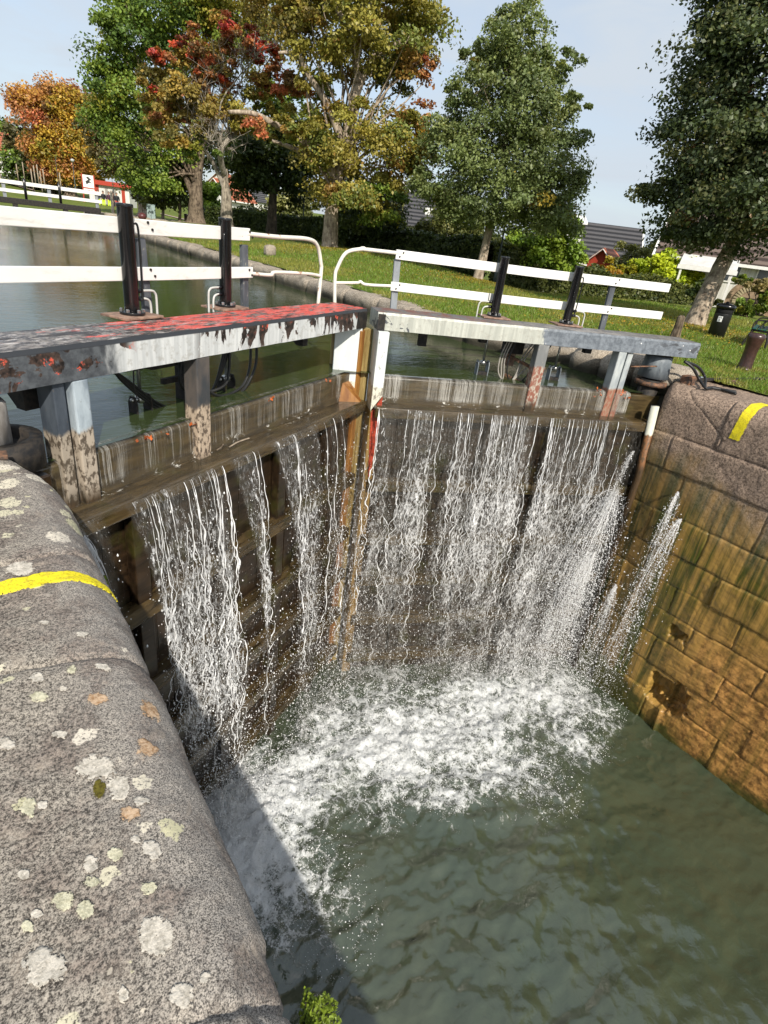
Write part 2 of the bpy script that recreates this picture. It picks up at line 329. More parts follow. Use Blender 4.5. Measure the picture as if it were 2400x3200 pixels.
def lower_water():
    m = water_mat('chamber_water', (.034, .046, .022), .10)
    c = m.co(); fo = m.attr('foam', 'Fac')
    wv = m.vmath('ADD', c, m.vmath('MULTIPLY', m.noisec(c, 2.2, 4), (.55, .55, .55)))
    e1 = m.vor(wv, 3.6, 'DISTANCE_TO_EDGE'); e2 = m.vor(m.vmath('ADD', c, m.vmath('MULTIPLY', m.noisec(c, 5, 4), (.3, .3, .3))), 9, 'DISTANCE_TO_EDGE'); e3 = m.vor(m.vmath('ADD', c, m.vmath('MULTIPLY', m.noisec(c, 14, 3), (.12, .12, .12))), 26, 'DISTANCE_TO_EDGE')
    fn = m.noise(c, 5, 7, .72, .6); ff = m.noise(c, 42, 4, .7)
    lace = m.math('ADD', m.math('MULTIPLY', m.step(e1, .22, .0), .42), m.math('MULTIPLY', m.step(e2, .2, .0), .30)); lace = m.math('ADD', lace, m.math('MULTIPLY', m.step(e3, .25, 0.), .18))
    pat = m.math('ADD', m.math('MULTIPLY', lace, .72), m.math('MULTIPLY', m.step(m.math('ADD', m.math('MULTIPLY', fn, .6), m.math('MULTIPLY', ff, .4)), .36, .64), .52))
    mask = m.math('MULTIPLY', m.step(m.math('ADD', m.math('MULTIPLY', pat, .95), m.math('SUBTRACT', m.math('MULTIPLY', fo, 1.10), 1.02)), -.10, .50), .94)
    mask = m.math('MULTIPLY', mask, m.step(fo, .02, .14))
    col = m.mix(m.step(m.noise(c, .9, 4, .6), .3, .7), (.040, .056, .034), (.052, .064, .036))
    col = m.mix(m.math('MULTIPLY', fo, .35), col, (.12, .135, .115))
    m.set(base=m.mix(mask, col, m.mix(ff, (.50, .53, .54), (.84, .85, .85))), spec=1., rough=m.math('ADD', .09, m.math('MULTIPLY', mask, .5))); m.b.inputs['IOR'].default_value = 1.5
    w = m.noise(c, 9, 4, .6, .5)
    m.set(normal=m.bump(m.math('ADD', m.math('MULTIPLY', w, .45), m.math('MULTIPLY', mask, m.math('MULTIPLY', ff, 1.2))), .5, .035)); return m.m
def curtain(name, kind):
    """falling sheet: clear film with white threads; UV = metres along the gate, metres fallen"""
    m = M(name, .12, .6); m.b.inputs['IOR'].default_value = 1.333
    uv = m.co(src='UV'); den = m.attr('dens', 'Fac'); x = m.n('ShaderNodeSeparateXYZ'); m.put(x.inputs[0], uv); v = x.outputs[1]
    wob = m.vmath('MULTIPLY', m.vmath('SUBTRACT', m.noisec(m.co((5, 1.6, 1), 'UV'), 1.6, 4), (.5, .5, .5)), (.16, .25, 0))
    if kind == 'film': wob = m.vmath('MULTIPLY', wob, (.15, .2, 0))
    uw = m.vmath('ADD', uv, wob)
    th = m.noise(m.vmath('MULTIPLY', uw, (34 if kind != 'film' else 46, 1.1, 1)), 1., 4, .62)
    th2 = m.noise(m.vmath('MULTIPLY', uw, (11, .5, 1)), 1., 3, .55)
    fine = m.noise(m.vmath('MULTIPLY', uw, (60, 14, 1)), 1., 4, .7)
    if kind == 'film':
        f2 = m.noise(m.vmath('MULTIPLY', uw, (90, 2.2, 1)), 1., 3, .6); a = m.math('ADD', m.math('MULTIPLY', th, .40), m.math('ADD', m.math('MULTIPLY', th2, .22), m.math('MULTIPLY', f2, .38))); lowf = m.step(m.noise(m.vmath('MULTIPLY', uv, (2.6, .3, 1)), 1., 4, .6), .36, .62, .15, 1.); white = m.math('MULTIPLY', m.math('MULTIPLY', m.math('MULTIPLY', m.step(m.math('ADD', a, m.math('MULTIPLY', den, .12)), .49, .70), .46), m.lin(lowf, 0, 1, .30, 1.)), m.math('MULTIPLY', m.step(den, .05, .7), m.step(v, .37, .44, 1., .35))); fb = m.noise(m.vmath('MULTIPLY', uv, (7, 11, 1)), 1., 6, .75, 1.2); white = m.math('MAXIMUM', white, m.math('MULTIPLY', m.math('MULTIPLY', m.step(fb, .54, .64), m.step(lowf, .3, .8)), m.math('MULTIPLY', m.step(v, .36, .40), m.step(v, .66, .46, 0., .8)))); veil = .10
    else:
        e1 = m.vor(m.vmath('MULTIPLY', uw, (8.5, 2.6, 1)), 1., 'DISTANCE_TO_EDGE'); e2 = m.vor(m.vmath('MULTIPLY', uw, (20, 7, 1)), 1., 'DISTANCE_TO_EDGE')
        lace = m.math('MAXIMUM', m.step(e1, .12, .02), m.math('MULTIPLY', m.step(e2, .13, .03), .8))
        lace = m.math('MULTIPLY', lace, m.step(fine, .40, .56))
        threads = m.step(m.math('ADD', m.math('MULTIPLY', th, .55), m.math('MULTIPLY', fine, .45)), .54, .70)
        mixf = m.step(v, .3, 2.0)
        a = m.math('ADD', m.math('MULTIPLY', threads, m.math('SUBTRACT', 1., m.math('MULTIPLY', mixf, .65))), m.math('MULTIPLY', lace, m.step(v, .1, 1.4, .45, 1.)))
        br = m.step(m.noise(m.vmath('MULTIPLY', uw, (4, 1.1, 1)), 1., 4, .6), .38, .62)
        white = m.math('MULTIPLY', m.math('MULTIPLY', a, den), m.lin(br, 0, 1, .3, 1.), clamp=True); veil = m.math('MULTIPLY', m.step(den, .15, .6, 0, .085), m.step(v, 1.8, .4, .3, 1.))
    al = m.math('MAXIMUM', white, veil, clamp=True); al = m.math('MULTIPLY', al, m.step(den, .03, .12), clamp=True)
    m.set(base=m.mix(m.step(white, .1, .5), (.17, .16, .14), (.90, .91, .92) if kind != 'film' else (.72, .70, .64)), alpha=al, rough=.18, normal=m.bump(m.math('ADD', th, fine), .8, .02)); return m.m
def leaf_mat():
    m = M('leaf', .45, .35); c = m.attr('tint'); m.set(base=c)
    tr = m.n('ShaderNodeBsdfTranslucent'); m.put(tr.inputs['Color'], m.mix(.6, c, m.mix(1., c, (1.5, 1.4, .5), 'MULTIPLY'), 'MIX'))
    mx = m.n('ShaderNodeMixShader'); mx.inputs[0].default_value = .30; m.t.links.new(m.b.outputs[0], mx.inputs[1]); m.t.links.new(tr.outputs[0], mx.inputs[2]); m.t.links.new(mx.outputs[0], m.out.inputs[0]); return m.m
def bark(name, a, b, rough=.9):
    m = M(name, rough, .2); n = m.noise(m.co((1, 1, .22)), 11, 6, .68, .6); p = m.noise(m.co(), 5, 4, .6)
    m.set(base=m.mix(m.step(m.math('ADD', m.math('MULTIPLY', n, .6), m.math('MULTIPLY', p, .4)), .38, .6), a, b), normal=m.bump(n, .8, .05)); return m.m
def grass_mat():
    m = M('grass_ground', .9, .2); c = m.co(); a = m.noise(c, .5, 5, .6); f = m.noise(c, 30, 4, .7); pt = m.noise(c, 2.2, 5, .65)
    col = m.mix(m.step(a, .35, .65), (.11, .165, .022), (.19, .215, .035)); col = m.mix(m.math('MULTIPLY', m.step(pt, .52, .7), .6), col, (.16, .15, .035))
    col = m.mix(m.step(f, .3, .7), m.mix(.5, col, (.02, .03, .006)), col)
    m.set(base=col, normal=m.bump(f, .8, .04)); return m.m
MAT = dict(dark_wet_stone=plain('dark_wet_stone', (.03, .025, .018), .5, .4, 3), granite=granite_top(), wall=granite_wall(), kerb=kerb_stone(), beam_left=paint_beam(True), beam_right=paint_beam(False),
    post_blue=paint_post(((.17, .21, .25), (.40, .46, .50)), -.03, 'blue_grey_post', (.40, .34, .27), (.10, .078, .058)), post_shadow=paint_post(((.035, .045, .06), (.075, .09, .11)), -.05, 'shaded_blue_post', (.34, .29, .23), (.09, .07, .05)), post_dark=paint_post(((.04, .045, .05), (.10, .085, .075)), -.12, 'dark_post', (.44, .35, .26), (.10, .075, .055)),  # post_shadow: blue post paint darkened to carry the shade on the left flange
    post_red=paint_post(((.17, .175, .175), (.30, .30, .29)), .02, 'grey_red_post', (.24, .095, .065), (.42, .37, .30)), post_grey=paint_post(((.26, .29, .31), (.45, .48, .47)), -.2, 'grey_post', (.27, .11, .07), (.30, .2, .14)),
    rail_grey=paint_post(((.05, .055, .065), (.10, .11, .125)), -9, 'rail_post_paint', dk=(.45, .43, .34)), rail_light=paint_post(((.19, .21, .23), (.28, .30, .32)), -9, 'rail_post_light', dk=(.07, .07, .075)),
    wood=wet_wood('wet_wood', (.008, .005, .003), (.042, .025, .013)), heel_pipe=paint_post(((.50, .50, .42), (.66, .66, .55)), -.80, 'heel_pipe_paint', (.22, .10, .04), (.10, .06, .03)), wood_olive=wet_wood('olive_wet_wood', (.026, .018, .008), (.10, .07, .03), green=.3), wood_ledge=wet_wood('ledge_wood', (.022, .015, .007), (.10, .068, .030), (2, 10, 10), .16, .45),
    orange=wet_wood('rust_orange_wood', (.16, .055, .012), (.34, .16, .04), (10, 10, 1.2), .4, .15), yellow=wet_wood('old_yellow_wood', (.17, .11, .03), (.48, .37, .15), (14, 14, 1.0), .5, .1), ochre=wet_wood('ochre_wet_wood', (.14, .08, .022), (.33, .21, .07), (12, 12, 1.), .35, .25),
    gusset=paint_post(((.58, .62, .62), (.70, .73, .71)), -.37, 'gusset_paint', (.62, .60, .50), (.24, .22, .18)), red=plain('old_red_paint', (.34, .045, .02), .5, .4, 20, bump=.2),
    white=painted_white('white_board_paint'), tube=painted_white('white_tube_paint', (.78, .75, .66), (.33, .12, .035), .60), black=plain('black_gloss', (.006, .006, .007), .22, .2, 12, .6),
    steel=plain('steel_rod', (.42, .42, .41), .28, .15, 10, .5, .9), pipe=plain('pale_pipe', (.50, .50, .47), .4, .1, 10, .5), iron=rusty(), dark_iron=rusty('black_iron', (.008, .008, .009), (.035, .028, .022)), plate=rusty('brown_plate', (.16, .10, .075), (.33, .21, .15)),
    hose=plain('black_hose', (.012, .012, .012), .5, .2), hose_grey=plain('grey_hose', (.30, .28, .25), .55, .2), column=paint_post(((.20, .18, .16), (.50, .48, .45)), -9, 'column_paint', dk=(.09, .07, .06)), column_grey=paint_post(((.12, .14, .16), (.24, .27, .29)), -9, 'column_grey', dk=(.04, .04, .04)),
    upper=upper_water(), lower=lower_water(), film=curtain('water_film', 'film'), fall=curtain('water_curtain', 'fall'), leaf=leaf_mat(), grass=grass_mat(),
    bark_grey=bark('grey_bark', (.10, .085, .065), (.36, .31, .24)), bark_brown=bark('brown_bark', (.055, .04, .028), (.22, .17, .12)), bark_pale=bark('pale_bark', (.17, .13, .095), (.46, .38, .29)), bark_dead=bark('dead_wood', (.15, .13, .105), (.40, .36, .30)), bark_dark=bark('dark_bark', (.03, .025, .018), (.11, .085, .06)))
_w = M('white_water', .22, .6); _w.b.inputs['Base Color'].default_value = (.92, .93, .94, 1); _w.b.inputs['Transmission Weight'].default_value = .15; MAT['spray'] = _w.m
_y = M('yellow_paint', .55, .4); _y.set(base=_y.mix(_y.step(_y.noise(_y.co(), 90, 4, .7), .34, .5), (.45, .36, .01), _y.mix(_y.math('MULTIPLY', _y.step(_y.noise(_y.co(), 26, 5, .75), .52, .64), .55), (.84, .70, .015), (.42, .33, .05))), normal=_y.bump(_y.noise(_y.co(), 110, 4, .7), .8, .006)); _y.set(alpha=_y.step(_y.math('ADD', _y.math('MULTIPLY', _y.math('SUBTRACT', _y.noise(_y.co(), 55, 5, .72), .5), 2.2), _y.math('SUBTRACT', .85, _y.math('MULTIPLY', _y.math('POWER', _y.attr('rim', 'Fac'), 3.), .95))), 0., .05)); MAT['yellow_paint'] = _y.m
for k, (a, b) in dict(lichen=((.33, .30, .25), (.62, .57, .49)), lichen_green=((.34, .32, .22), (.60, .57, .42)), lichen_rust=((.30, .17, .08), (.55, .40, .27)), moss=((.05, .04, .008), (.13, .11, .02))).items():
    _l = M(k+'_crust', .9, .15); _n = _l.noise(_l.co(), 120, 5, .72); _n2 = _l.noise(_l.co(), 36, 4, .7)
    _l.set(base=_l.mix(_l.step(_l.math('ADD', _l.math('MULTIPLY', _n, .5), _l.math('MULTIPLY', _n2, .5)), .38, .58), a, b), normal=_l.bump(_n, .8, .006), alpha=_l.step(_l.math('ADD', _l.math('ADD', _l.math('MULTIPLY', _l.math('MULTIPLY', _l.math('SUBTRACT', _l.noise(_l.co(), 48, 4, .7, .4), .5), 2.5), _l.attr('ragged', 'Fac')), _l.math('MULTIPLY', _l.math('SUBTRACT', _n, .5), 1.0)), _l.math('SUBTRACT', .56, _l.math('MULTIPLY', _l.math('POWER', _l.attr('rim', 'Fac'), 1.8), .92))), 0., .06)); MAT[k] = _l.m
# ------------------------------------------------------------------ ground, walls, water
Z_LOW, Z_UP = -5.45, -.245
def sstep(a, b, x): t = np.clip((np.asarray(x, float)-a)/(b-a), 0, 1); return t*t*(3-2*t)
def ground_z(x, y):
    x = np.asarray(x, float); y = np.asarray(y, float)
    z = .03+.08*sstep(7, 12, y)+.42*sstep(9.2, 15, x)*sstep(15, 24, y)*(1-.9*sstep(44, 52, y))
    z = z-.75*sstep(0, 3.2, x-(15.2+.12*y+.0*x))*sstep(14, 22, y)*(1-sstep(40, 55, y))
    z = z+.35*sstep(60, 85, y)+3.6*sstep(88, 170, y+.25*np.maximum(0, 30-x))
    return z+.05*(vnoise(x*.35, y*.35, 0, 3)-.5)
def sheet(name, xs, ys, mat, zf):
    X, Y = np.meshgrid(xs, ys); X = X+np.where((X < 14)*(X >= 8.4)*(Y < 43), np.clip(1-(X-8.5)/5.5, 0, 1)*(1.15-1.1*sstep(6.6, 9.5, Y)), 0); V = np.stack([X, Y, zf(X, Y)], -1).reshape(-1, 3); return mk(name, V, gridf(len(ys), len(xs)), mat, smooth=True)
tag(sheet('ground', np.concatenate([np.linspace(8.5, 40, 116), np.linspace(42, 400, 50)]), np.concatenate([np.linspace(-25, 5, 20), np.linspace(5.3, 44, 120)]), MAT['grass'], ground_z), None, kind='structure')
tag(sheet('ground', np.concatenate([np.linspace(-300, -10, 40), np.linspace(-8, 60, 60), np.linspace(64, 400, 40)]), np.concatenate([np.linspace(44.0, 200, 120), np.linspace(206, 900, 30)]), MAT['grass'], lambda x, y: ground_z(x, y)-.012), None, kind='structure')
tag(sheet('ground', np.linspace(-300, -3.9, 40), np.linspace(-25, 5, 20), MAT['grass'], lambda x, y: .01+0*x), None, kind='structure')
tag(sheet('ground', np.linspace(-300, -9.6, 40), np.linspace(5, 44, 20), MAT['grass'], lambda x, y: .02+0*x), None, kind='structure')

def strata(dist, where, w, d): return -d*np.exp(-((dist-where)/w)**2)
# near (left) lock wall: rounded granite coping over an upright face
def left_wall():
    t = [np.linspace(-4, -1.2, 24)[:-1], np.linspace(-1.2, .165, 150)]; xs = np.concatenate(t); P = [(x, 0.) for x in xs]
    N = [(0., 1.)]*len(P)
    for a in np.linspace(0, math.pi/2, 60)[1:]: P.append((.165+.22*math.sin(a), -.22+.22*math.cos(a))); N.append((math.sin(a), math.cos(a)))
    for z in np.linspace(-.22, -5.9, 70)[1:]: P.append((.385, z)); N.append((1., 0.))
    P = np.array(P); N = np.array(N); ys = np.concatenate([np.linspace(-8, .3, 60)[:-1], np.linspace(.3, 4.12, 420)])
    Y = ys[:, None]+0*P[None, :, 0]; X = P[None, :, 0]+0*Y; Z = P[None, :, 1]+0*Y
    arc = np.concatenate([[0], np.cumsum(np.linalg.norm(np.diff(P, axis=0), axis=1))]); A = arc[None]+0*Y
    h = .045*(fbm(A*1.6, Y*1.6, 0, 4, 3)-.5)+.012*(fbm(A*9, Y*9, 0, 9, 4)-.5)+.006*(fbm(A*30, Y*30, 0, 19, 3)-.5)
    for k, (yj, sl) in enumerate([(2.62, .05), (1.84, -.14), (.60, -.12), (-.6, 0.), (-2., 0), (-3.4, 0), (-5, 0)]):
        jy = yj+sl*(X-.1)+.035*(fbm(A*4, k, 0, 31)-.5)+.012*(fbm(A*22, k, 0, 33)-.5)
        h += strata(Y, jy, .010, .016)+strata(Y, jy, .04, .006)
    q = np.clip(1-np.hypot(Y-.58, X-.40)/.16, 0, 1); h -= .018*sstep(0, .3, q)*(Z < .05)*(Z > -.4)  # chipped corner
    rnd = .34*np.clip(1-np.clip((4.12-Y)/.95, 0, 1), 0, 1)**2.0     # the end stone rounds off beside the gate
    face = (Z < -.02)
    X2 = X+N[None, :, 0]*h-rnd*np.where(X > -.4, np.clip((X+.4)/.83, 0, 1), 0); Z2 = Z+N[None, :, 1]*h-.30*np.clip(1-(4.12-Y)/.22, 0, 1)**2.4*np.where(Z > -.5, 1, 0)
    for zj in (-.75, -1.35, -2.0, -2.6, -3.2, -3.8, -4.4, -5.): X2 += strata(Z, zj, .02, .02)*face
    V = np.stack([X2, Y, Z2], -1).reshape(-1, 3); F = gridf(len(ys), len(P)); n = len(P)
    end = [(len(ys)-1)*n+i for i in range(n)]
    V = np.concatenate([V, [[-4, 4.12, -5.9]]]); F = [list(f) for f in F]+[end+[len(V)-1]]
    return mk('lock_wall', V, F, MAT['granite'], smooth=True)
lw = tag(left_wall(), 'lichen spotted grey granite lock wall with rounded edge in the near foreground', 'lock wall')
# wide block behind the near hinge, upstream of the recess
b = MB().box(-9.6, -.62, 4.125, 5.2, -5.9, -.02); b.box(-9.6, -9.0, 5.2, 43, -1.2, .02)
tag(b.build('quay_wall', MAT['kerb'], bevel=.03), 'stone quay behind the near gate hinge, reaching out along the canal', 'quay')

# far (right) lock wall: courses of granite blocks
Z_J = [-.70, -1.21, -1.86, -2.42, -2.91, -3.38, -3.86, -4.36, -4.86]
def right_wall():
    P, N = [], []
    for x in np.linspace(10.3, 8.66, 44): P.append((x, 0)); N.append((0, 1))
    for a in np.linspace(0, math.pi/2, 16)[1:]: P.append((8.66-.24*math.sin(a), -.24+.24*math.cos(a))); N.append((-math.sin(a), math.cos(a)))
    for z in np.linspace(-.24, -5.8, 330)[1:]: P.append((8.42, z)); N.append((-1, 0))
    P = np.array(P); N = np.array(N); ys = np.concatenate([np.linspace(-8, .2, 80)[:-1], np.linspace(.2, 4.33, 300)])
    Y = ys[:, None]+0*P[None, :, 0]; X = P[None, :, 0]+0*Y; Z = P[None, :, 1]+0*Y
    zz = Z+.03*(fbm(Y*2.5, 0, 3, 8, 3)-.5); jj = [0]+Z_J
    h = .035*(fbm(Y*2, Z*2, 0, 5, 3)-.5)+.016*(fbm(Y*8, Z*8, 0, 6, 4)-.5)+.006*(fbm(Y*25, Z*30, 0, 7, 3)-.5)
    joint_set = [[3.28, 1.7, .2], [3.87, 1.5, -.4], [3.52, 2.3, .9], [3.8, 2.9, 1.8, .6], [3.6, 2.5, 1.2], [3.9, 3.0, 2.0, 1.0], [3.5, 2.55, 1.5], [3.9, 3.0, 1.9, .9], [3.4, 2.3, 1.3], [3.8, 2.8, 1.6]]
    for c in range(len(jj)):
        lo = jj[c+1] if c+1 < len(jj) else -9; inc = (zz <= jj[c])*(zz > lo) if c else (zz > lo)
        if c: q9 = .35+.65*vnoise(Y*1.3, c, 0, 28); h += (strata(zz, jj[c]+.02*(fbm(Y*9, c, 0, 29)-.5), .011, .028)*(1 if c < 3 else .9)+strata(zz, jj[c], .05, .008))*q9
        edges = [9]+joint_set[c]+[-9]
        for q in range(len(edges)-1):
            h += inc*(Y < edges[q])*(Y >= edges[q+1])*((vnoise(c*3.7, q*5.1, 0, 2)-.5)*.05)
        for yj in joint_set[c]: h += inc*strata(Y, yj+.05*(fbm(Z*6, c, 0, 12)-.5), .010, .026 if c < 3 else .022)
    crack = 3.98-.75*np.clip(-Z/.5, 0, 1)+.05*(fbm(Z*9, 1, 0, 14)-.5); h += strata(Y, crack, .010, .025)*(zz > -.7)
    hole = sstep(.44, .50, fbm(Y*5, Z*5, 0, 21)*.25+.5-np.maximum(np.abs(Y-2.48-.1*(Z+4.7))/.62, np.abs(Z+4.72)/.5)*.36)
    hole2 = sstep(.44, .5, fbm(Y*6, Z*6, 0, 22)*.2+.48-np.maximum(np.abs(Y-2.72)/.4, np.abs(Z+3.62)/.3)*.36)
    h -= .24*hole+.14*hole2
    rib = np.exp(-((Y-(2.52+.05*(Z+4.7)))/.035)**2)*(Z < -4.45); h += .05*rib
    grain = (Z < -3.2)*(Y < 3.0)*(.005)*(fbm(Y*2, Z*28, 0, 25, 3)-.5)*2; h += grain
    end = .22*np.clip(1-(4.33-Y)/.2, 0, 1)**2
    X2 = X+N[None, :, 0]*h+end*(X < 8.8); Z2 = Z+N[None, :, 1]*h
    V = np.stack([X2, Y, Z2], -1).reshape(-1, 3); n = len(P); F = [list(f[::-1]) for f in gridf(len(ys), n)]
    V = np.concatenate([V, [[10.3, 4.33, -5.8]]]); F += [[(len(ys)-1)*n+i for i in range(n)]+[len(V)-1]]
    return mk('lock_wall', V, F, MAT['wall'], smooth=True)
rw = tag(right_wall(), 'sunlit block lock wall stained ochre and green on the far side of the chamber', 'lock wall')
# painted stripes that follow the stone
def stripe_left(parent):
    P = [(x, 0.) for x in np.linspace(-.30, .165, 50)]+[(.165+.22*math.sin(a), -.22+.22*math.cos(a)) for a in np.linspace(0, 1.3, 40)[1:]]
    P = np.array(P); arc = np.concatenate([[0], np.cumsum(np.linalg.norm(np.diff(P, axis=0), axis=1))]); nv = 26
    t = np.linspace(-1, 1, nv)
    mid = 2.395+.02*np.sin(arc*6); wlo = .052+.012*(fbm(arc*30, 1, 0, 3)-.5)*2-.02*sstep(.4, .75, arc); whi = .05+.014*(fbm(arc*26, 5, 0, 4)-.5)*2-.02*sstep(.4, .75, arc)
    Y = np.where(t[None] < 0, mid[:, None]+t[None]*wlo[:, None], mid[:, None]+t[None]*whi[:, None]); X = P[:, :1]+0*Y; Z = P[:, 1:]+0*Y
    A = arc[:, None]+2.8+0*Y
    A2 = np.where(X <= .165, X+4, 4.165+arc[:, None]-.465)
    h = .045*(fbm(A2*1.6, Y*1.6, 0, 4, 3)-.5)+.012*(fbm(A2*9, Y*9, 0, 9, 4)-.5)+.006*(fbm(A2*30, Y*30, 0, 19, 3)-.5)
    nx = np.where(X > .165, (X-.165)/.22, 0); nzv = np.where(X > .165, (Z+.22)/.22, 1)
    h += .0045+.003*fbm(X*60, Y*60, 0, 2)-.012*(np.abs(t)[None] > .98)
    V = np.stack([X+nx*h, Y, Z+nzv*h], -1).reshape(-1, 3); return mk('painted_stripe', V, gridf(len(P), nv)[:, ::-1].copy(), MAT['yellow_paint'], parent, True, fl={'rim': np.maximum(np.abs(t)[None]+0*Y, 1-np.minimum(arc, .05)[:, None]/.05).ravel()})
tag(stripe_left(lw), 'yellow painted stripe')
def stripe_right(parent):
    P = [(x, 0.) for x in np.linspace(8.86, 8.66, 10)]+[(8.66-.24*math.sin(a), -.24+.24*math.cos(a)) for a in np.linspace(0, math.pi/2, 16)[1:]]+[(8.42, z) for z in np.linspace(-.25, -.47, 14)]
    P = np.array(P); nv = 10; t = np.linspace(-1, 1, nv); u = np.linspace(0, 1, len(P)); w = .075+.02*(fbm(u*18, 1, 0, 8)-.5)
    Y = 3.02+.05*u[:, None]+t[None]*w[:, None]; N = np.gradient(P, axis=0); N = np.stack([N[:, 1], -N[:, 0]], -1); N /= np.linalg.norm(N, axis=1, keepdims=True)
    X = P[:, :1]+0*Y; Z = P[:, 1:]+0*Y
    h = .035*(fbm(Y*2, Z*2, 0, 5, 3)-.5)+.020*(fbm(Y*8, Z*8, 0, 6, 4)-.5)+.008*(fbm(Y*25, Z*30, 0, 7, 3)-.5)+(vnoise(0, 1*5.1, 0, 2)-.5)*.05+.008
    V = np.stack([X+N[:, :1]*h, Y, Z+N[:, 1:]*h], -1).reshape(-1, 3); return mk('painted_stripe', V, gridf(len(P), nv), MAT['yellow_paint'], parent, True, fl={'rim': np.maximum(np.abs(t)[None]+0*Y, np.abs(u*2-1)[:, None]**8).ravel()})
tag(stripe_right(rw), 'yellow painted stripe')
# lichen rosettes on the near coping
def coping_h(x, y):
    a = x+4; return .045*(fbm(a*1.6, y*1.6, 0, 4, 3)-.5)+.012*(fbm(a*9, y*9, 0, 9, 4)-.5)+.006*(fbm(a*30, y*30, 0, 19, 3)-.5)
def on_coping(x, y):
    x = np.asarray(x, float); h = coping_h(np.where(x <= .165, x, .165+.22*np.arcsin(np.clip((x-.165)/.22, -1, 1))), y)
    c = np.clip((x-.165)/.22, 0, .999); nx = c; nz_ = np.sqrt(1-c*c); z = np.where(x > .165, -.22+.22*nz_, 0.)
    return np.stack([x+nx*h, y+0*x, z+nz_*h], -1), np.stack([nx, 0*x, nz_], -1)
LICH = [(490, 2930, 68, 76, 'lichen', .06), (135, 3030, 75, 70, 'lichen', .25), (570, 3115, 45, 52, 'lichen', .2), (300, 2405, 72, 42, 'lichen', .22), (372, 2460, 44, 55, 'lichen', .28), (310, 2470, 24, 32, 'moss', .15), (408, 2550, 32, 30, 'lichen_rust', .3), (475, 2665, 34, 36, 'lichen', .2), (286, 2710, 30, 30, 'lichen', .25), (290, 2765, 26, 24, 'lichen_green', .3), (360, 2682, 28, 26, 'lichen_green', .35), (425, 2634, 18, 15, 'lichen', .2),
        (198, 2820, 40, 34, 'lichen_green', .35), (268, 2848, 30, 32, 'lichen_green', .38), (75, 2738, 25, 20, 'lichen', .2), (118, 2862, 22, 18, 'lichen', .25), (88, 2898, 20, 20, 'lichen_green', .3), (90, 2530, 30, 32, 'lichen_green', .4), (135, 2520, 18, 14, 'lichen', .3), (188, 2300, 26, 14, 'lichen', .3), (305, 2193, 36, 26, 'lichen_rust', .15), (118, 2130, 28, 18, 'lichen', .3), (225, 2105, 18, 18, 'lichen_green', .4), (460, 2190, 40, 30, 'lichen_rust', .3), (318, 2090, 28, 12, 'lichen', .35), (455, 2335, 34, 40, 'lichen_rust', .4), (66, 1777, 50, 27, 'lichen', .12), (258, 1990, 24, 12, 'lichen', .25), (138, 1950, 18, 8, 'lichen', .3),
        (465, 2780, 28, 24, 'lichen_green', .3), (20, 2330, 26, 22, 'lichen', .35), (385, 3110, 22, 26, 'lichen', .4), (440, 2510, 26, 20, 'lichen', .4), (122, 2185, 30, 15, 'lichen_green', .4), (200, 2162, 14, 8, 'lichen', .3), (640, 3060, 18, 22, 'lichen', .35)]
for q, (px, py, rx, ry, kind, rag) in enumerate(LICH):
    c = onz(px, py, 0); e1 = onz(px+rx*1.1, py, 0)-c; e2 = onz(px, py+ry*1.1, 0)-c; na, nr = 44, 7
    V, F = [], []
    for i in range(nr):
        rr = i/(nr-1)
        for k in range(na):
            t = 2*math.pi*k/na
            w = 1+rag*1.1*(fbm(math.cos(t)*1.3+q*7, math.sin(t)*1.3, 0, q, 3)-.5)*2
            p = c+(e1*math.cos(t)+e2*math.sin(t))*w*max(rr, .02); V.append((p[0], p[1], rr))
    V = np.array(V); X = np.minimum(V[:, 0], .375); S, Nn = on_coping(X, V[:, 1]); up = .0035+.002*fbm(X*90, V[:, 1]*90, 0, q)-.010*(V[:, 2] > .99)
    mk(kind if kind == 'moss' else 'lichen', S+Nn*up[:, None], [[i*na+k, i*na+(k+1) % na, (i+1)*na+(k+1) % na, (i+1)*na+k] for i in range(nr-1) for k in range(na)], MAT[kind], lw, True, fl={'rim': V[:, 2], 'ragged': np.full(len(V), min(.28+2.1*rag, 1.))})

# straight canal kerb on the far bank, made of long weathered stones
def far_kerb():
    P, N = [], []
    for x in np.linspace(8.75, 8.2, 10): P.append((x, .11)); N.append((0, 1))
    for a in np.linspace(0, math.pi/2, 8)[1:]: P.append((8.2-.16*math.sin(a), -.05+.16*math.cos(a))); N.append((-math.sin(a), math.cos(a)))
    for z in np.linspace(-.05, -1.0, 22)[1:]: P.append((8.04, z)); N.append((-1, 0))
    P = np.array(P); N = np.array(N); ys = np.linspace(6.2, 43.6, 620)
    Y = ys[:, None]+0*P[None, :, 0]; X = P[None, :, 0]+0*Y; Z = P[None, :, 1]+0*Y
    h = .16*(fbm(Y*1.1, Z*2, X, 41, 3)-.5)+.05*(fbm(Y*5, Z*6, X*5, 42, 3)-.5)
    yj = 6.4; k = 0
    while yj < 43.5:
        h += strata(Y, yj+.06*(fbm(Z*4, k, X*3, 43)-.5), .04, .10); k += 1; yj += 1.1+1.0*vnoise(k*1.7, 2, 0, 44)
    fl = .9*np.clip((8.5-Y)/2.3, 0, 1)**2
    V = np.stack([X+N[None, :, 0]*h+fl, Y, Z+N[None, :, 1]*h-.08*np.clip((9-Y)/2.8, 0, 1)], -1).reshape(-1, 3)
    return mk('canal_kerb', V, gridf(len(ys), len(P))[:, ::-1].copy(), MAT['kerb'], smooth=True)
tag(far_kerb(), 'long weathered stone kerb along the far bank of the upper canal', 'kerb')
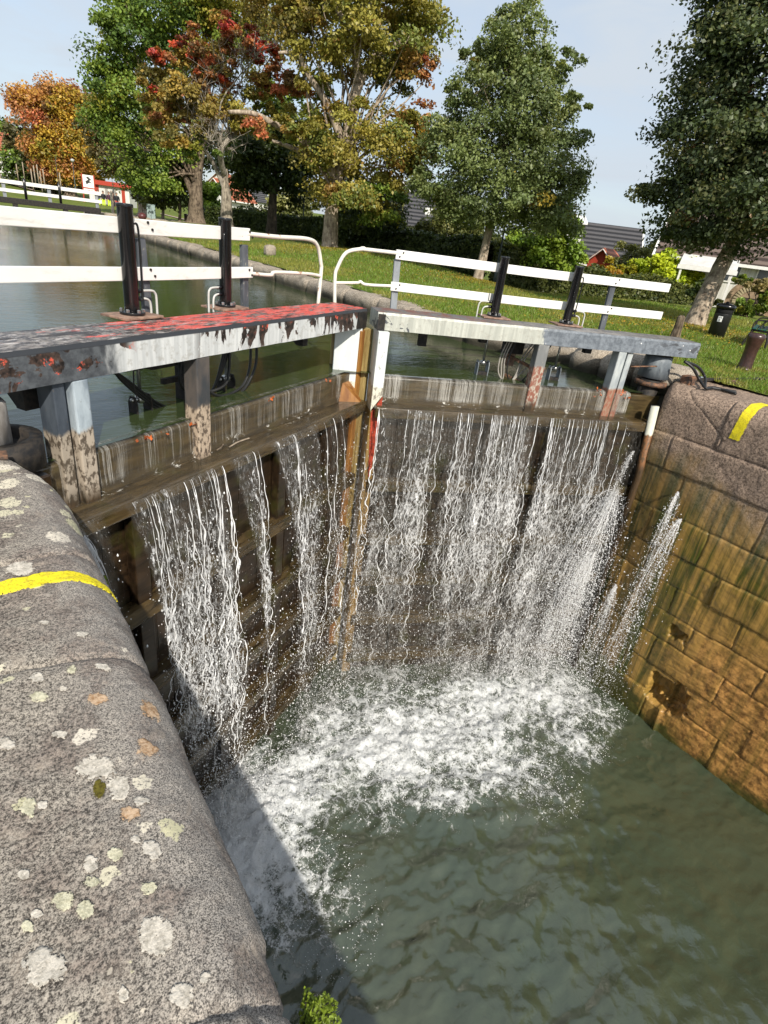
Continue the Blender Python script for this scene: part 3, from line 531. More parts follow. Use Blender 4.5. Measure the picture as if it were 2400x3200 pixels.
# rough quay stones behind the far hinge
q = MB(); 
def rock(c, r, seed, mat=None):
    U = np.linspace(0, math.pi, 22); T = np.linspace(0, 2*math.pi, 34)[:-1]; u, t = np.meshgrid(U, T, indexing='ij')
    n = np.stack([np.sin(u)*np.cos(t), np.sin(u)*np.sin(t), np.cos(u)], -1)
    n = np.sign(n)*np.abs(n)**.55; s = 1+.25*(fbm(n[..., 0]*1.5+seed, n[..., 1]*1.5, n[..., 2]*1.5, seed, 4)-.5)
    V = (np.array(c)+n*np.array(r)*s[..., None]).reshape(-1, 3); a = np.arange(len(U)*len(T)).reshape(len(U), len(T)); b_ = np.roll(a, -1, 1)
    return V, np.stack([a[:-1], a[1:], b_[1:], b_[:-1]], -1).reshape(-1, 4)
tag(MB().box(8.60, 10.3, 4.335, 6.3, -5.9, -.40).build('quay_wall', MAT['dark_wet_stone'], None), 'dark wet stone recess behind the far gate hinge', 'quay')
V, F, k = [], [], 0
for c, r in [((9.35, 4.75, -.22), (.62, .36, .36)), ((9.25, 5.35, -.2), (.62, .36, .38)), ((9.25, 5.95, -.18), (.6, .36, .36)), ((9.55, 5.3, -.7), (.9, 1.2, .5))]:
    v, f = rock(c, r, int(k+3)); V.append(v); F.append(f+sum(len(a) for a in V[:-1])); k += 1
tag(mk('quay_wall', np.concatenate(V), np.concatenate(F), MAT['kerb'], smooth=True), 'rough shadowed rock wall beside the far gate hinge', 'quay')

# gate frame lines
class Leaf:
    def __init__(s, o, ang, sg):
        s.o = np.array([*o, 0.]); s.sg = sg; a = R(ang)*sg; s.rz = a; s.ux = np.array([math.cos(a), math.sin(a), 0]); s.u = s.ux*sg; s.v = np.array([-math.sin(a), math.cos(a), 0]); s.ang = ang
    def w(s, a, d, z): return s.o+s.u*a+s.v*d+np.array([0, 0, z])
LF = Leaf((.2, 4.22), 29, 1); RG = Leaf((8.80, 4.43), 23.3, -1)
MIT = 4.45
def gate_y(x, d):
    x = np.asarray(x, float); l = 4.22+(x-.2)*math.tan(R(29))+d/math.cos(R(29)); r = 4.43+(8.8-x)*math.tan(R(23.3))+d/math.cos(R(23.3)); return np.minimum(l, r)
def upper():
    xs = np.concatenate([np.linspace(-9.2, -1, 12)[:-1], np.linspace(-1, 9.2, 120)]); t = np.linspace(0, 1, 60)**1.8
    X = xs[None]+0*t[:, None]; y0 = np.where(X < .0, 5.0, gate_y(X, .02)); y0 = np.where(X < .0, gate_y(np.maximum(X, -.6), .02), y0); Y = y0+(43.6-y0)*t[:, None]
    return mk('water', np.stack([X, Y, 0*X+Z_UP], -1).reshape(-1, 3), gridf(len(t), len(xs)), MAT['upper'], smooth=True)
tag(upper(), 'still green canal water above the gates', kind='structure')
FOAM = [(1300, 2270, .8, 1.05), (1050, 2240, .6, .85), (1500, 2220, .7, 1.05), (1700, 2200, .7, .95), (1810, 2330, .42, .6), (1250, 2430, .42, .85), (1370, 2500, .30, .75), (1620, 2420, .55, .55), (1480, 2420, .5, .5), (1180, 2360, .5, .8),
        (700, 2560, .65, 1.6), (650, 2700, .65, 1.6), (800, 2640, .5, 1.2), (930, 2460, .45, 1.3), (1020, 2740, .35, .4), (860, 2860, .4, .65), (640, 2420, .55, 1.5), (1200, 2100, .7, .5), (1500, 2080, .65, .6), (1000, 2360, .5, .7), (760, 2760, .4, .6), (1750, 2130, .5, .8), (1180, 2530, .35, .35), (1700, 2470, .5, .35), (900, 2600, .6, .35), (1870, 2230, .4, .6), (1050, 2900, .5, .22), (560, 2300, .45, 1.), (1400, 2330, .6, .4)]
FP = [(onz(a, b, Z_LOW), r, s) for a, b, r, s in FOAM]
def foam_at(x, y):
    f = 0*x
    for p, r, s in FP: f = f+s*np.exp(-(((x-p[0])**2+(y-p[1])**2)/(r*1.05)**2))
    return f
def lower():
    xs = np.linspace(.2, 8.7, 340); ys = np.linspace(-.6, 6.6, 290); X, Y = np.meshgrid(xs, ys)
    wx = X+.35*(fbm(X*1.5, Y*1.5, 0, 51)-.5); wy = Y+.35*(fbm(X*1.5, Y*1.5, 7, 52)-.5)
    f = foam_at(wx, wy); f = np.clip(1.12*(1-np.exp(-f*.85)), 0, 1.0)*(.72+.56*fbm(X*2.2, Y*2.2, 2, 59, 4))
    calm = sstep(5.0, 7.4, X+.4*(3-Y))
    amp = .042+.05*np.exp(-((Y-2.6)/2.2)**2)*(1-.85*calm)
    z = amp*((fbm(X*1.4+.6*Y, Y*2.4, 0, 55, 4)-.5)*2+.6*(np.abs(fbm(X*2.6, Y*3.6, 3, 56, 3)-.5)*-2+.3))+f*.22*(fbm(X*3, Y*3, 0, 57, 4)-.25)+f*.11*(fbm(X*11, Y*11, 0, 58, 3)-.5)
    return mk('water', np.stack([X, Y, Z_LOW+z], -1).reshape(-1, 3), gridf(len(ys), len(xs)), MAT['lower'], smooth=True, fl={'foam': f.ravel()}), None
tag(lower()[0], 'dark green churning water in the lock chamber with white foam under the gates', kind='structure')
lo = mk('water', [(-.2, -14, Z_LOW-.004), (8.9, -14, Z_LOW-.004), (8.9, -.5, Z_LOW-.004), (-.2, -.5, Z_LOW-.004)], [[0, 1, 2, 3]], MAT['lower'])
tag(lo, 'dark water of the lock chamber behind the viewer', kind='structure')
# ------------------------------------------------------------------ lock gates (x along the leaf from the hinge, y upstream)
def cylinder_unit(g, x, y, z0, h, sx, rodx=None):
    """hydraulic ram on the footway with base plate, flange bolts and two bent pipes"""
    cy = MB().lathe([(.062, .02), (.062, h-.03), (.066, h-.03), (.066, h-.004), (.055, h)], 20, (x, y, z0)).build('hydraulic_cylinder', MAT['black'], g, True, .002)
    MB().box(x-.21, x+.21, y-.15, y+.15, z0-.02, z0).build('base_plate', MAT['plate'], cy, bevel=.004)
    MB().lathe([(.105, 0), (.105, .024), (.07, .026)], 24, (x, y, z0)).build('flange', MAT['black'], cy, True, .002)
    for k in range(6):
        a = k*math.pi/3+.4; MB().lathe([(.016, .024), (.016, .044), (.010, .05)], 6, (x+.087*math.cos(a), y+.087*math.sin(a), z0)).build('bolt', MAT['steel'], cy)
    MB().tube(curve([(x+sx*.055, y-.05, z0+.12), (x+sx*.075, y-.05, z0+.18), (x+sx*.078, y-.05, z0+h-.2), (x+sx*.05, y-.04, z0+h-.14)]), .009, 8).build('pipe', MAT['black'], cy, True)
    for j, (hz, ex) in enumerate(((.19, .27), (.125, .20))):
        MB().tube(curve([(x+sx*.06, y, z0+hz), (x+sx*(ex-.06), y-.01, z0+hz), (x+sx*(ex-.015), y-.01, z0+hz-.02), (x+sx*ex, y-.01, z0+hz-.07), (x+sx*ex, y-.01, z0-.05)], 8), .0105, 8).build('pipe', MAT['pipe'], cy, True)
        MB().tube([(x+sx*.055, y, z0+hz), (x+sx*.12, y, z0+hz)], .020, 8).build('fitting', MAT['black'], cy, True)
    return cy
def sluice(g, x, y, ztop, zb, wdt=.085, lit=False):
    rod = MB().tube([(x, y, ztop), (x, y, zb+.24)], .017, 12).build('sluice_rod', MAT['steel'], g, True)
    fo = MB()
    for s_ in (-1, 1):
        xx = x+s_*wdt; fo.prism([(xx-.007, y-.055, zb), (xx-.007, y+.055, zb), (xx-.007, y+.055, zb+.21), (xx-.007, y+.03, zb+.27), (xx-.007, y-.03, zb+.27), (xx-.007, y-.055, zb+.21)], (.014, 0, 0))
    fo.build('clevis', MAT['column_grey' if lit else 'dark_iron'], rod, bevel=.002)  # paler clevis on the sunlit leaf, its light put into the colour
    MB().box(x-wdt, x+wdt, y-.045, y+.05, zb-.2, zb+.10).build('valve_stem', MAT['dark_iron'], rod, bevel=.004)
    MB().tube([(x-wdt-.02, y, zb+.235), (x+wdt+.02, y, zb+.235)], .018, 10).build('pin', MAT['steel'], rod, True)
    MB().lathe([(.03, .2), (.045, .21), (.045, .26), (.02, .27)], 14, (x, y, zb)).build('rod_end', MAT['steel'], rod, True)
def gate(lf, label, left):
    sg = lf.sg; g = thing('lock_gate', label, 'lock gate', lf.o, lf.rz)
    X = lambda s: sg*s
    Lm = 4.86 if left else 4.74; zt, zb = .575, (.330 if left else .355)
    d0 = -.085
    s0 = -.28 if left else -.28
    # main beam, slightly tapered at its tail
    bm = MB(); n = 60; ss = np.linspace(s0, Lm-.04, n); V = []
    for s in ss:
        w = .44
        for (y, z) in ((d0, zb), (d0, zt-.03), (d0+.012, zt), (w, zt), (w, zb)): V.append((X(s), y+.004*(vnoise(s*6, z*9, 0, 61)-.5), z+.006*(vnoise(s*4, y*7, 0, 62)-.5)))
    F = [[i*5+k, i*5+(k+1) % 5, (i+1)*5+(k+1) % 5, (i+1)*5+k] for i in range(n-1) for k in range(5)]+[[4, 3, 2, 1, 0], [(n-1)*5+k for k in range(5)]]
    if sg > 0: F = [f[::-1] for f in F]
    bm.add(V, F); bm.build('balance_beam', MAT['beam_left' if left else 'beam_right'], g)
    # planking with its crest, the stepped sill and the ribs under it
    pd = 0. if left else -.04
    MB().box(X(.08), X(Lm-.16), pd+.0, pd+.16, -5.9, -.27).build('planking', MAT['wood_olive' if not left else 'wood_olive'], g, bevel=.015)
    for k in range(26):                       # upright boards, each a little proud of the next, all one boarded face below the sill
        pass
    bd = MB(); x = .12
    while x < Lm-.2:
        w = .15+.06*vnoise(x*9, 1, 0, 63); bd.box(X(x), X(min(x+w-.006, Lm-.18)), pd-.035-.02*vnoise(x*7, 3, 0, 64), pd-.001, -5.9, -.78); x += w
    bd.build('boarding', MAT['wood'], g, bevel=.004)
    MB().box(X(.10), X(Lm-.10), pd-.25, pd+.002, -.78, -.625).build('sill', MAT['wood_ledge'], g, bevel=.02)
    for k, zr in enumerate((-1.74, -2.66, -3.42, -4.2, -5.0)):
        MB().box(X(.14), X(Lm-.12), pd-.20, pd-.03, zr-.17, zr).build('rib', MAT['wood_ledge'], g, bevel=.012)
    br = MB(); 
    for s_ in np.linspace(.8, Lm-.9, 4): br.bar((X(s_), pd-.10, -.8), (X(s_), pd-.10, -5.8), .16, .10, (0, 1, 0))
    br.build('stiffener', MAT['wood'], g, bevel=.01)
    # posts between sill and beam
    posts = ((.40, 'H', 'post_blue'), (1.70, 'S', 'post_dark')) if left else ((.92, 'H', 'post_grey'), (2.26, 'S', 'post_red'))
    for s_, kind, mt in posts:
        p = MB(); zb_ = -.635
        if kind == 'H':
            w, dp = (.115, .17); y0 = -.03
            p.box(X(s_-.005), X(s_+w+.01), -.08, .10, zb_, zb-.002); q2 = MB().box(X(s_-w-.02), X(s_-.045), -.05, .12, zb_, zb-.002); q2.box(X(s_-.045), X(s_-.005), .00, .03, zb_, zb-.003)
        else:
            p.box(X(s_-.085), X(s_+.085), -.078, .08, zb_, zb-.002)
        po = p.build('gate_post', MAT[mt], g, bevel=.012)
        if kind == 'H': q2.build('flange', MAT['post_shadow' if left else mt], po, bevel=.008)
    # mitre post and heel post
    if left:
        MB().box(X(Lm-.17), X(Lm-.06), -.10, .30, -5.9, zb-.03).build('mitre_post', MAT['orange'], g, bevel=.01)
        MB().box(X(Lm-.06), X(Lm+.06), -.16, .42, -5.9, zb-.01).build('mitre_post', MAT['yellow'], g, bevel=.012)
        q_ = MB().prism([(X(Lm-.33), .20, zb-.002), (X(Lm-.33), .20, -.26), (X(Lm-.20), -.02, -.66), (X(Lm-.155), -.10, -.68), (X(Lm-.155), -.10, zb-.002)], (.012, .016, 0)); q_.build('gusset_plate', MAT['gusset'], g)
        MB().prism([(X(Lm-.46), .10, -.272), (X(Lm-.17), .10, -.272), (X(Lm-.17), -.20, -.625), (X(Lm-.25), -.22, -.625), (X(Lm-.46), .0, -.625)], (0, .05, 0)).build('chamfer_board', MAT['orange'], g)
        MB().box(X(Lm-.30), X(Lm-.045), -.097, -.0865, zb+.002, zt-.035).build('end_strap', MAT['dark_iron'], g)
        MB().lathe([(.165, 0), (.165, .31), (.15, .33)], 32, (X(-.16), .10, -.07)).build('heel_column', MAT['column'], g, True)
        MB().lathe([(.135, -.5), (.135, .08)], 28, (X(-.16), .10, -.06)).build('heel_post', MAT['dark_iron'], g, True)
        MB().box(X(.0), X(.13), -.10, .12, -5.9, -.28).build('heel_post', MAT['wood'], g, bevel=.01)
    else:
        MB().box(X(Lm-.20), X(Lm-.055), -.17, .22, -5.9, -.72).build('mitre_post', MAT['ochre'], g, bevel=.012)
        MB().prism([(X(Lm-.20), -.17, zb-.01), (X(Lm-.20), -.17, -.50), (X(Lm-.055), -.17, -.72), (X(Lm-.055), -.17, zb-.01)], (0, .36, 0)).build('mitre_post', MAT['gusset'], g, bevel=.006)
        MB().prism([(X(Lm-.205), -.180, -.50), (X(Lm-.205), -.180, -.9), (X(Lm-.155), -.180, -1.7), (X(Lm-.13), -.180, -1.7), (X(Lm-.065), -.180, -.735)], (0, .006, 0)).build('paint_patch', MAT['red'], g)
        MB().box(X(Lm-.14), X(Lm-.045), -.097, -.0865, zb-.006, zt-.02).build('end_strap', MAT['dark_iron'], g)
        MB().lathe([(.23, 0), (.205, .24), (.20, .33), (.19, .33)], 32, (X(.14), .20, -.02)).build('heel_column', MAT['column_grey'], g, True)
        MB().lathe([(.15, -.75), (.15, .05)], 28, (X(.22), .12, -.1)).build('heel_post', MAT['dark_iron'], g, True)
        MB().tube([(X(.325), -.30, -.36), (X(.24), -.36, -1.5), (X(.22), -.36, -5.8)], .06, 14).build('heel_pipe', MAT['heel_pipe'], g, True)
    # brackets hanging under the beam
    for s_, hh in (((.30, .26), (1.28, .12), (3.25, .08), (3.86, .20)) if left else ((3.95, .22), (3.05, .10), (1.35, .12))):
        h = MB().box(X(s_-.055), X(s_+.055), .24, .34, zb-hh, zb-.002); h.prism([(X(s_-.05), .34, zb-.003), (X(s_-.05), .34, zb-hh), (X(s_-.05), .60, zb-.003)], (.02, 0, 0)); h.build('bracket', MAT['dark_iron'], g, bevel=.003)
    # footway behind the beam: joist and the rail standing on it
    MB().box(X(.6), X(Lm-.25), .47, .58, .30, .44).build('joist', MAT['dark_iron'], g, bevel=.004)
    ry = .62
    rail = ((-1.6, 3.20, 1.245, 1.365), (-1.6, 3.26, .875, .985)) if left else ((.04, 4.40, 1.195, 1.315), (.02, 4.42, .79, .905))
    rp = ((1.80, .05), (3.20, .03)) if left else ((.97, -.02), (4.33, -.03))
    for k, (a, b_, z0, z1) in enumerate(rail):
        r_ = MB(); xs = np.linspace(a, b_, 24)
        V = []
        for s in xs:
            sag = -.012*math.sin((s-a)/(b_-a)*math.pi)+(.008*(vnoise(s*.9, k, 0, 66)-.5))
            for (y, z) in ((ry-.035, z0), (ry-.035, z1), (ry, z1), (ry, z0)): V.append((X(s), y, z+sag))
        F = [[i*4+j, i*4+(j+1) % 4, (i+1)*4+(j+1) % 4, (i+1)*4+j] for i in range(23) for j in range(4)]+[[3, 2, 1, 0], [92+j for j in range(4)]]
        if sg > 0: F = [f[::-1] for f in F]
        bo = r_.add(V, F).build('rail_board', MAT['white'], g, bevel=.006)
        for s_, tl in rp:
            for dx, dz in ((-.022, .028), (.024, -.026)):
                MB().tube([(X(s_+dx+tl*.3), ry-.036, (z0+z1)/2+dz), (X(s_+dx+tl*.3), ry-.046, (z0+z1)/2+dz)], .011, 8).build('bolt', MAT['dark_iron'], bo)
    for j, (s_, tl) in enumerate(rp):
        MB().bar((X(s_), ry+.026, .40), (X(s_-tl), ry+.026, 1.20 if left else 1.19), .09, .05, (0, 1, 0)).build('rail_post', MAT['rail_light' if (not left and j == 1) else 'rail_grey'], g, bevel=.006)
    e = 4.72 if left else 5.20; a = (3.15 if left else 4.3)
    zt2, zl2 = (1.31, .93) if left else (1.27, .86)
    MB().tube(curve([(X(a), ry-.015, zt2), (X(a+.55), ry-.02, zt2-.005), (X(e-.36), ry-.02, zt2), (X(e-.13), ry-.02, zt2-.07), (X(e-.02), ry-.02, zt2-.27), (X(e), ry-.02, zl2), (X(e-.03), ry-.02, .44)], 10), .024, 12).build('guard_tube', MAT['tube'], g, True)
    MB().tube(curve([(X(a), ry-.015, zl2-.005), (X(a+.45), ry-.02, zl2-.03), (X(a+.55), ry-.02, zl2+.0), (X(e-.3), ry-.02, zl2-.02), (X(e), ry-.02, zl2-.05)], 8), .020, 10).build('guard_tube', MAT['tube'], g, True)
    # rams and sluice gear
    for (cx, cy_, h, sx) in (((1.53, .55, .86, 1), (2.79, .58, .84, -1)) if left else ((2.86, .50, .80, -1), (1.70, .48, .80, 1))):
        cylinder_unit(g, X(cx), cy_, .60, h, sx*1.0)
    for cx in ((1.47, 2.66) if left else (2.90, 1.70)):
        sluice(g, X(cx), .47, .55, -.36 if left else -.30, .085, not left)
    return g
gl = gate(LF, 'left leaf of the lock gate with peeling red and white balance beam', True)
gr = gate(RG, 'sunlit right leaf of the lock gate with cream and grey balance beam', False)
# under-beam clutter of each leaf
def clutter(g, lf, left):
    X = lambda s: lf.sg*s
    if left:
        h = MB().box(X(2.02), X(2.14), .46, .58, -.30, .27); h.box(X(1.72), X(2.10), .50, .56, -.31, -.25); h.box(X(1.72), X(2.12), .42, .47, -.03, .02); h.box(X(1.60), X(2.10), .44, .56, .12, .26); h.build('hanger_frame', MAT['dark_iron'], g, bevel=.004)
        MB().box(X(1.50), X(1.74), .50, .60, .14, .27).build('wooden_block', MAT['plate'], g, bevel=.006)
        for k in range(3):
            MB().tube(curve([(X(1.0+.06*k), .38, .26), (X(1.25), .42, .12-.02*k), (X(1.65), .44, -.20-.03*k), (X(2.0), .46, -.34-.02*k), (X(2.35), .40, -.20), (X(2.52+.05*k), .36, .26)]), .014, 8).build('hose', MAT['hose'], g, True)
        for k, (a, b_) in enumerate(((2.10, 3.0), (2.2, 2.9), (1.95, 2.55))):
            MB().tube(curve([(X(a), .30+.05*k, .27), (X(a-.06), .28+.05*k, -.05), (X(a+.18), .28+.05*k, -.30+.06*k), (X((a+b_)/2+.15), .3, -.26+.06*k), (X(b_-.03), .32, -.02), (X(b_), .33, .27)]), .015, 8).build('hose', MAT['hose'], g, True)
        MB().tube(curve([(X(1.18), .2, .27), (X(1.17), .2, .1), (X(1.19), .2, .0)]), .006, 6).build('wire', MAT['hose'], g, True)
    else:
        for k, (a, b_, dz) in enumerate(((2.62, 2.30, -.40), (2.58, 2.35, -.36), (2.66, 2.12, -.30), (2.52, 2.05, -.34))):
            MB().tube(curve([(X(a), .30, .30), (X(a+.06), .30, .05), (X(a+.03), .30, -.18), (X((a+b_)/2+.13), .30, dz), (X((a+b_)/2-.03), .30, dz+.13), (X(b_), .32, .10), (X(b_-.12), .33, .30)]), .011, 8).build('hose', MAT['hose_grey' if k < 3 else 'hose'], g, True)
        MB().box(X(2.30), X(2.62), .45, .55, .10, .30).build('hanger_frame', MAT['dark_iron'], g, bevel=.004)
        h = MB().bar((X(2.26), .16, -.02), (X(2.5), .5, .06), .04, .04); h.bar((X(2.28), .16, -.28), (X(2.52), .5, -.22), .04, .04); h.bar((X(2.2), .1, -.02), (X(2.08), .08, -.0), .03, .03); h.build('stay', MAT['iron'], g)
        MB().box(X(2.36), X(2.52), .56, .60, -.10, .20).build('notice_plate', MAT['plate'], g)
        MB().lathe([(.24, 0), (.24, .055), (.20, .06)], 28, (X(.19), .14, -.13)).build('collar', MAT['iron'], g, True)
        MB().tube(curve([(X(.30), -.02, .18), (X(.7), .05, .13)], 4), .012, 6).build('tie_rod', MAT['iron'], g, True)
clutter(gl, LF, True); clutter(gr, RG, False)
# anchor irons of the hinges
t = thing('hinge_anchor', 'dark iron collar and anchor block holding the near gate hinge on the granite coping', 'hinge anchor', (0, 4.1, 0))
MB().lathe([(.255, -.22), (.255, -.02), (.18, -.02), (.18, -.08)], 30, (.10, .17, .02)).build('collar', MAT['dark_iron'], t, True)
MB().box(-.62, .02, -.17, .06, -.03, .085).build('block', MAT['dark_iron'], t, bevel=.012)
MB().bar((-.9, -.215, .035), (.12, -.235, .02), .09, .028).build('strap', MAT['iron'], t, bevel=.004)
t = thing('hinge_anchor', 'rusty anchor strap with a shackle lying on the coping behind the far gate hinge', 'hinge anchor', (9.1, 4.3, 0))
MB().box(-.22, -.02, -.16, .0, -.08, .10).build('block', MAT['iron'], t, bevel=.012)
MB().bar((-.1, -.02, .025), (2.9, -.46, .035), .08, .035).build('strap', MAT['dark_iron'], t, bevel=.004)
MB().tube([(.78+.09*math.cos(a), -.42+.09*math.sin(a), .03+.02*math.sin(a)) for a in np.linspace(0, 2*math.pi, 25)], .016, 8).build('shackle', MAT['iron'], t, True)
for k, (ex, hz_) in enumerate(((.62, .36), (.78, .40))):
    P = [onz(2140, 1130, .32), onz(2165+15*k, 1150-4*k, .25), onz(2185+18*k, 1185-6*k, .10), onz(2205, 1212, .02), onz(2225+10*k, 1212, .012), onz(2300, 1225+6*k, .012)]
    tag(MB().tube(curve(P), .021, 10).build('cable', MAT['hose'], None, True), ['thicker black cable drooping from the tail of the grey beam onto the coping', 'black cable bowed out to the right beside its twin behind the grey beam'][k], 'cable')
# ------------------------------------------------------------------ falling water
def win(s, a, b, e=.05): return sstep(a-e, a+e, s)*(1-sstep(b-e, b+e, s))
def dens_left(s, v):
    n = .12*(fbm(s*3+v*.3, v*1.3, 0, 71)-.5)
    q = s+n*np.minimum(v, 1.5)
    A = win(q, .62+.10*np.minimum(v, 2), 1.64+.02*v, .03)*(.75+.3*fbm(s*4, v*.6, 0, 72))*(1-.6*sstep(2.2, 3.2, v))
    B = win(q, 1.84+.16*np.minimum(v, 1.5), 2.20-.01*v, .03)*.95*(1-.25*sstep(2.5, 4, v))
    C = win(q, 2.50+.22*np.minimum(v, 1.6), 3.38-.05*v, .03)*(.6+.35*fbm(s*5, v*.6, 3, 73))*(1-.4*sstep(2.5, 4, v))
    C2 = win(q, 3.46, 4.05, .08)*.55*(fbm(s*7, v*.4, 5, 74)+.25)+win(q, 4.15, 4.62, .06)*.35
    E_ = win(q, .12, .34-.02*v, .03)*.75
    return np.clip(np.maximum.reduce([A, B, C, C2, E_]), 0, 1)
def dens_right(s, v):
    q = s+.10*(fbm(s*3, v*1.2, 0, 75)-.5)*np.minimum(v+.2, 1.5)
    full = win(q, .98, 4.60, .05)
    gap = 1-.9*win(q, 2.06, 2.26, .05)*sstep(.1, .3, v)*(1-.55*sstep(1.2, 2.4, v))-.75*win(q, 3.56, 3.76, .05)*sstep(.5, .8, v)*(1-.4*sstep(2.5, 3.4, v))-.45*win(q, 4.28, 4.42, .04)*sstep(.4, .9, v)
    base = np.clip(.38+1.5*(fbm(s*4.2, v*.30, 0, 76)-.28), .34, 1.)*(1-.30*sstep(2.3, 3.8, v)*(s > 2.0))
    thin = win(q, .45, .95, .06)*.35
    return np.clip(np.maximum(full*gap*base, thin), 0, 1)
def throw(v, k): return -.27-.004-k*np.sqrt(np.maximum(v, 0)+.004)
def fall_sheet(lf, name, dfun, s0, s1, k, seed, off, parent, vmax=4.85):
    ss = np.arange(s0, s1, .022); vv = np.concatenate([np.arange(0, .3, .03), np.arange(.3, vmax, .045)]); S, Vv = np.meshgrid(ss, vv)
    d = throw(Vv, k)+off*np.minimum(Vv*2, 1)+.05*np.minimum(Vv, 1.6)*(fbm(S*5, Vv*1.2, 0, seed, 3)-.5)*2
    S2 = S+.03*np.minimum(Vv, 1.5)*(fbm(S*6, Vv*2, 4, seed+3)-.5)*2
    P = np.stack([lf.sg*S2, d, -.632-Vv], -1).reshape(-1, 3)
    o = mk(name, P, gridf(len(vv), len(ss)), MAT['fall'], parent, True, uv=np.stack([S+seed, Vv], -1).reshape(-1, 2), fl={'dens': dfun(S, Vv).ravel()})
    o.visible_shadow = True; return o
def film(lf, s0, s1, pd, parent, gap=None):
    prof = [(.10, Z_UP+.002), (.03, Z_UP-.002), (-.005, Z_UP-.012), (-.018, Z_UP-.04), (-.022, -.45), (-.026, -.612), (-.05, -.616), (-.16, -.617), (-.245, -.619), (-.268, -.632), (-.275, -.67)]
    ss = np.arange(s0, s1, .03); V = np.array([[(lf.sg*s, d+pd+.003*(vnoise(s*9, i, 0, 81)-.5), z+.003*(vnoise(s*7, i*.7, 0, 82)-.5)) for s in ss] for i, (d, z) in enumerate(prof)])
    arc = np.concatenate([[0], np.cumsum([math.hypot(prof[i+1][0]-prof[i][0], prof[i+1][1]-prof[i][1]) for i in range(len(prof)-1)])])
    U = np.stack(np.meshgrid(ss, arc), -1).reshape(-1, 2); den = (.5+.5*fbm(U[:, 0]*3, U[:, 1]*2, 0, 83))*(1.15 if lf is LF else 1.75)
    return mk('water_film', V.reshape(-1, 3), gridf(len(prof), len(ss)), MAT['film'], parent, True, uv=U, fl={'dens': den})
def strands(lf, dfun, s0, s1, n, k, parent, seed, rr=(.0018, .0060), vmax=4.7):
    mb_V, mb_F, off = [], [], 0; r0 = np.random.default_rng(seed); m = 90
    for q_ in range(n):
        s = r0.uniform(s0, s1); va = 0 if r0.random() < .6 else r0.uniform(.2, 2.); vb = min(va+r0.uniform(.8, 3.6), vmax)
        if r0.random() > float(dfun(np.array([s]), np.array([(va+vb)/2]))[0])*1.25: continue
        v = np.linspace(va, vb, m); amp = np.minimum(v, 1.8)/1.8
        sx = s+.12*amp*(fbm(v*2.6+q_*3.1, q_, 0, seed+1, 3)-.5)*2+.06*amp*(fbm(v*10+q_, q_, 5, seed+2, 2)-.5)*2
        d = throw(v, k)-.03+.10*amp*(fbm(v*2.3+q_, q_, 9, seed+3, 3)-.5)*2
        P = np.stack([lf.sg*sx, d, -.632-v], -1); r = r0.uniform(*rr)*(.15+1.9*vnoise(v*14, q_, 0, seed+4)**2+.5*vnoise(v*50, q_, 0, seed+6))*np.clip(np.minimum((v-va)*6+.3, (vb-v)*4), .15, 1)
        th = np.arange(5)*2*math.pi/5
        ring = P[:, None]+np.stack([np.cos(th), np.sin(th), 0*th], -1)[None]*r[:, None, None]
        a = np.arange(m*5).reshape(m, 5)+off; b_ = np.roll(a, -1, 1); mb_V.append(ring.reshape(-1, 3)); mb_F.append(np.stack([a[:-1], b_[:-1], b_[1:], a[1:]], -1).reshape(-1, 4)); off += m*5
    return mk('strand', np.concatenate(mb_V), np.concatenate(mb_F), MAT['spray'], parent, True)
OCT = np.array([[1, 0, 0], [-1, 0, 0], [0, 1, 0], [0, -1, 0], [0, 0, 1], [0, 0, -1]], float)
OCF = np.array([[0, 2, 4], [2, 1, 4], [1, 3, 4], [3, 0, 4], [2, 0, 5], [1, 2, 5], [3, 1, 5], [0, 3, 5]])
def drops(name, P, r, parent=None, stretch=1.5):
    P = np.asarray(P); n = len(P); st = 1+(stretch-1)*rng.random(n)
    V = P[:, None]+OCT[None]*np.stack([r, r, r*st], -1)[:, None]; F = OCF[None]+6*np.arange(n)[:, None, None]
    return mk(name, V.reshape(-1, 3), F.reshape(-1, 3), MAT['spray'], parent, True)
def dsize(n, m=.0028): return np.clip(m*np.exp(rng.normal(0, .60, n)), .0012, .011)
def fall_drops(lf, dfun, s0, s1, n, k, bias, spread):
    s = rng.uniform(s0, s1, n*3); v = 4.75*rng.random(n*3)**bias; p = dfun(s, v)**.8*(.25+.75*sstep(0, 2.2, v))+.08*sstep(1., 3., v)
    keep = rng.random(n*3) < p; s, v = s[keep][:n], v[keep][:n]; m = len(s)
    d = throw(v, k)-.02+rng.normal(0, 1, m)*spread*(.25+.75*np.minimum(v, 3)/3); s = s+rng.normal(0, .05, m)*np.minimum(v, 2)
    return lf.o+lf.u*s[:, None]+lf.v*d[:, None]+np.array([0, 0, 1])*(-.632-v)[:, None]
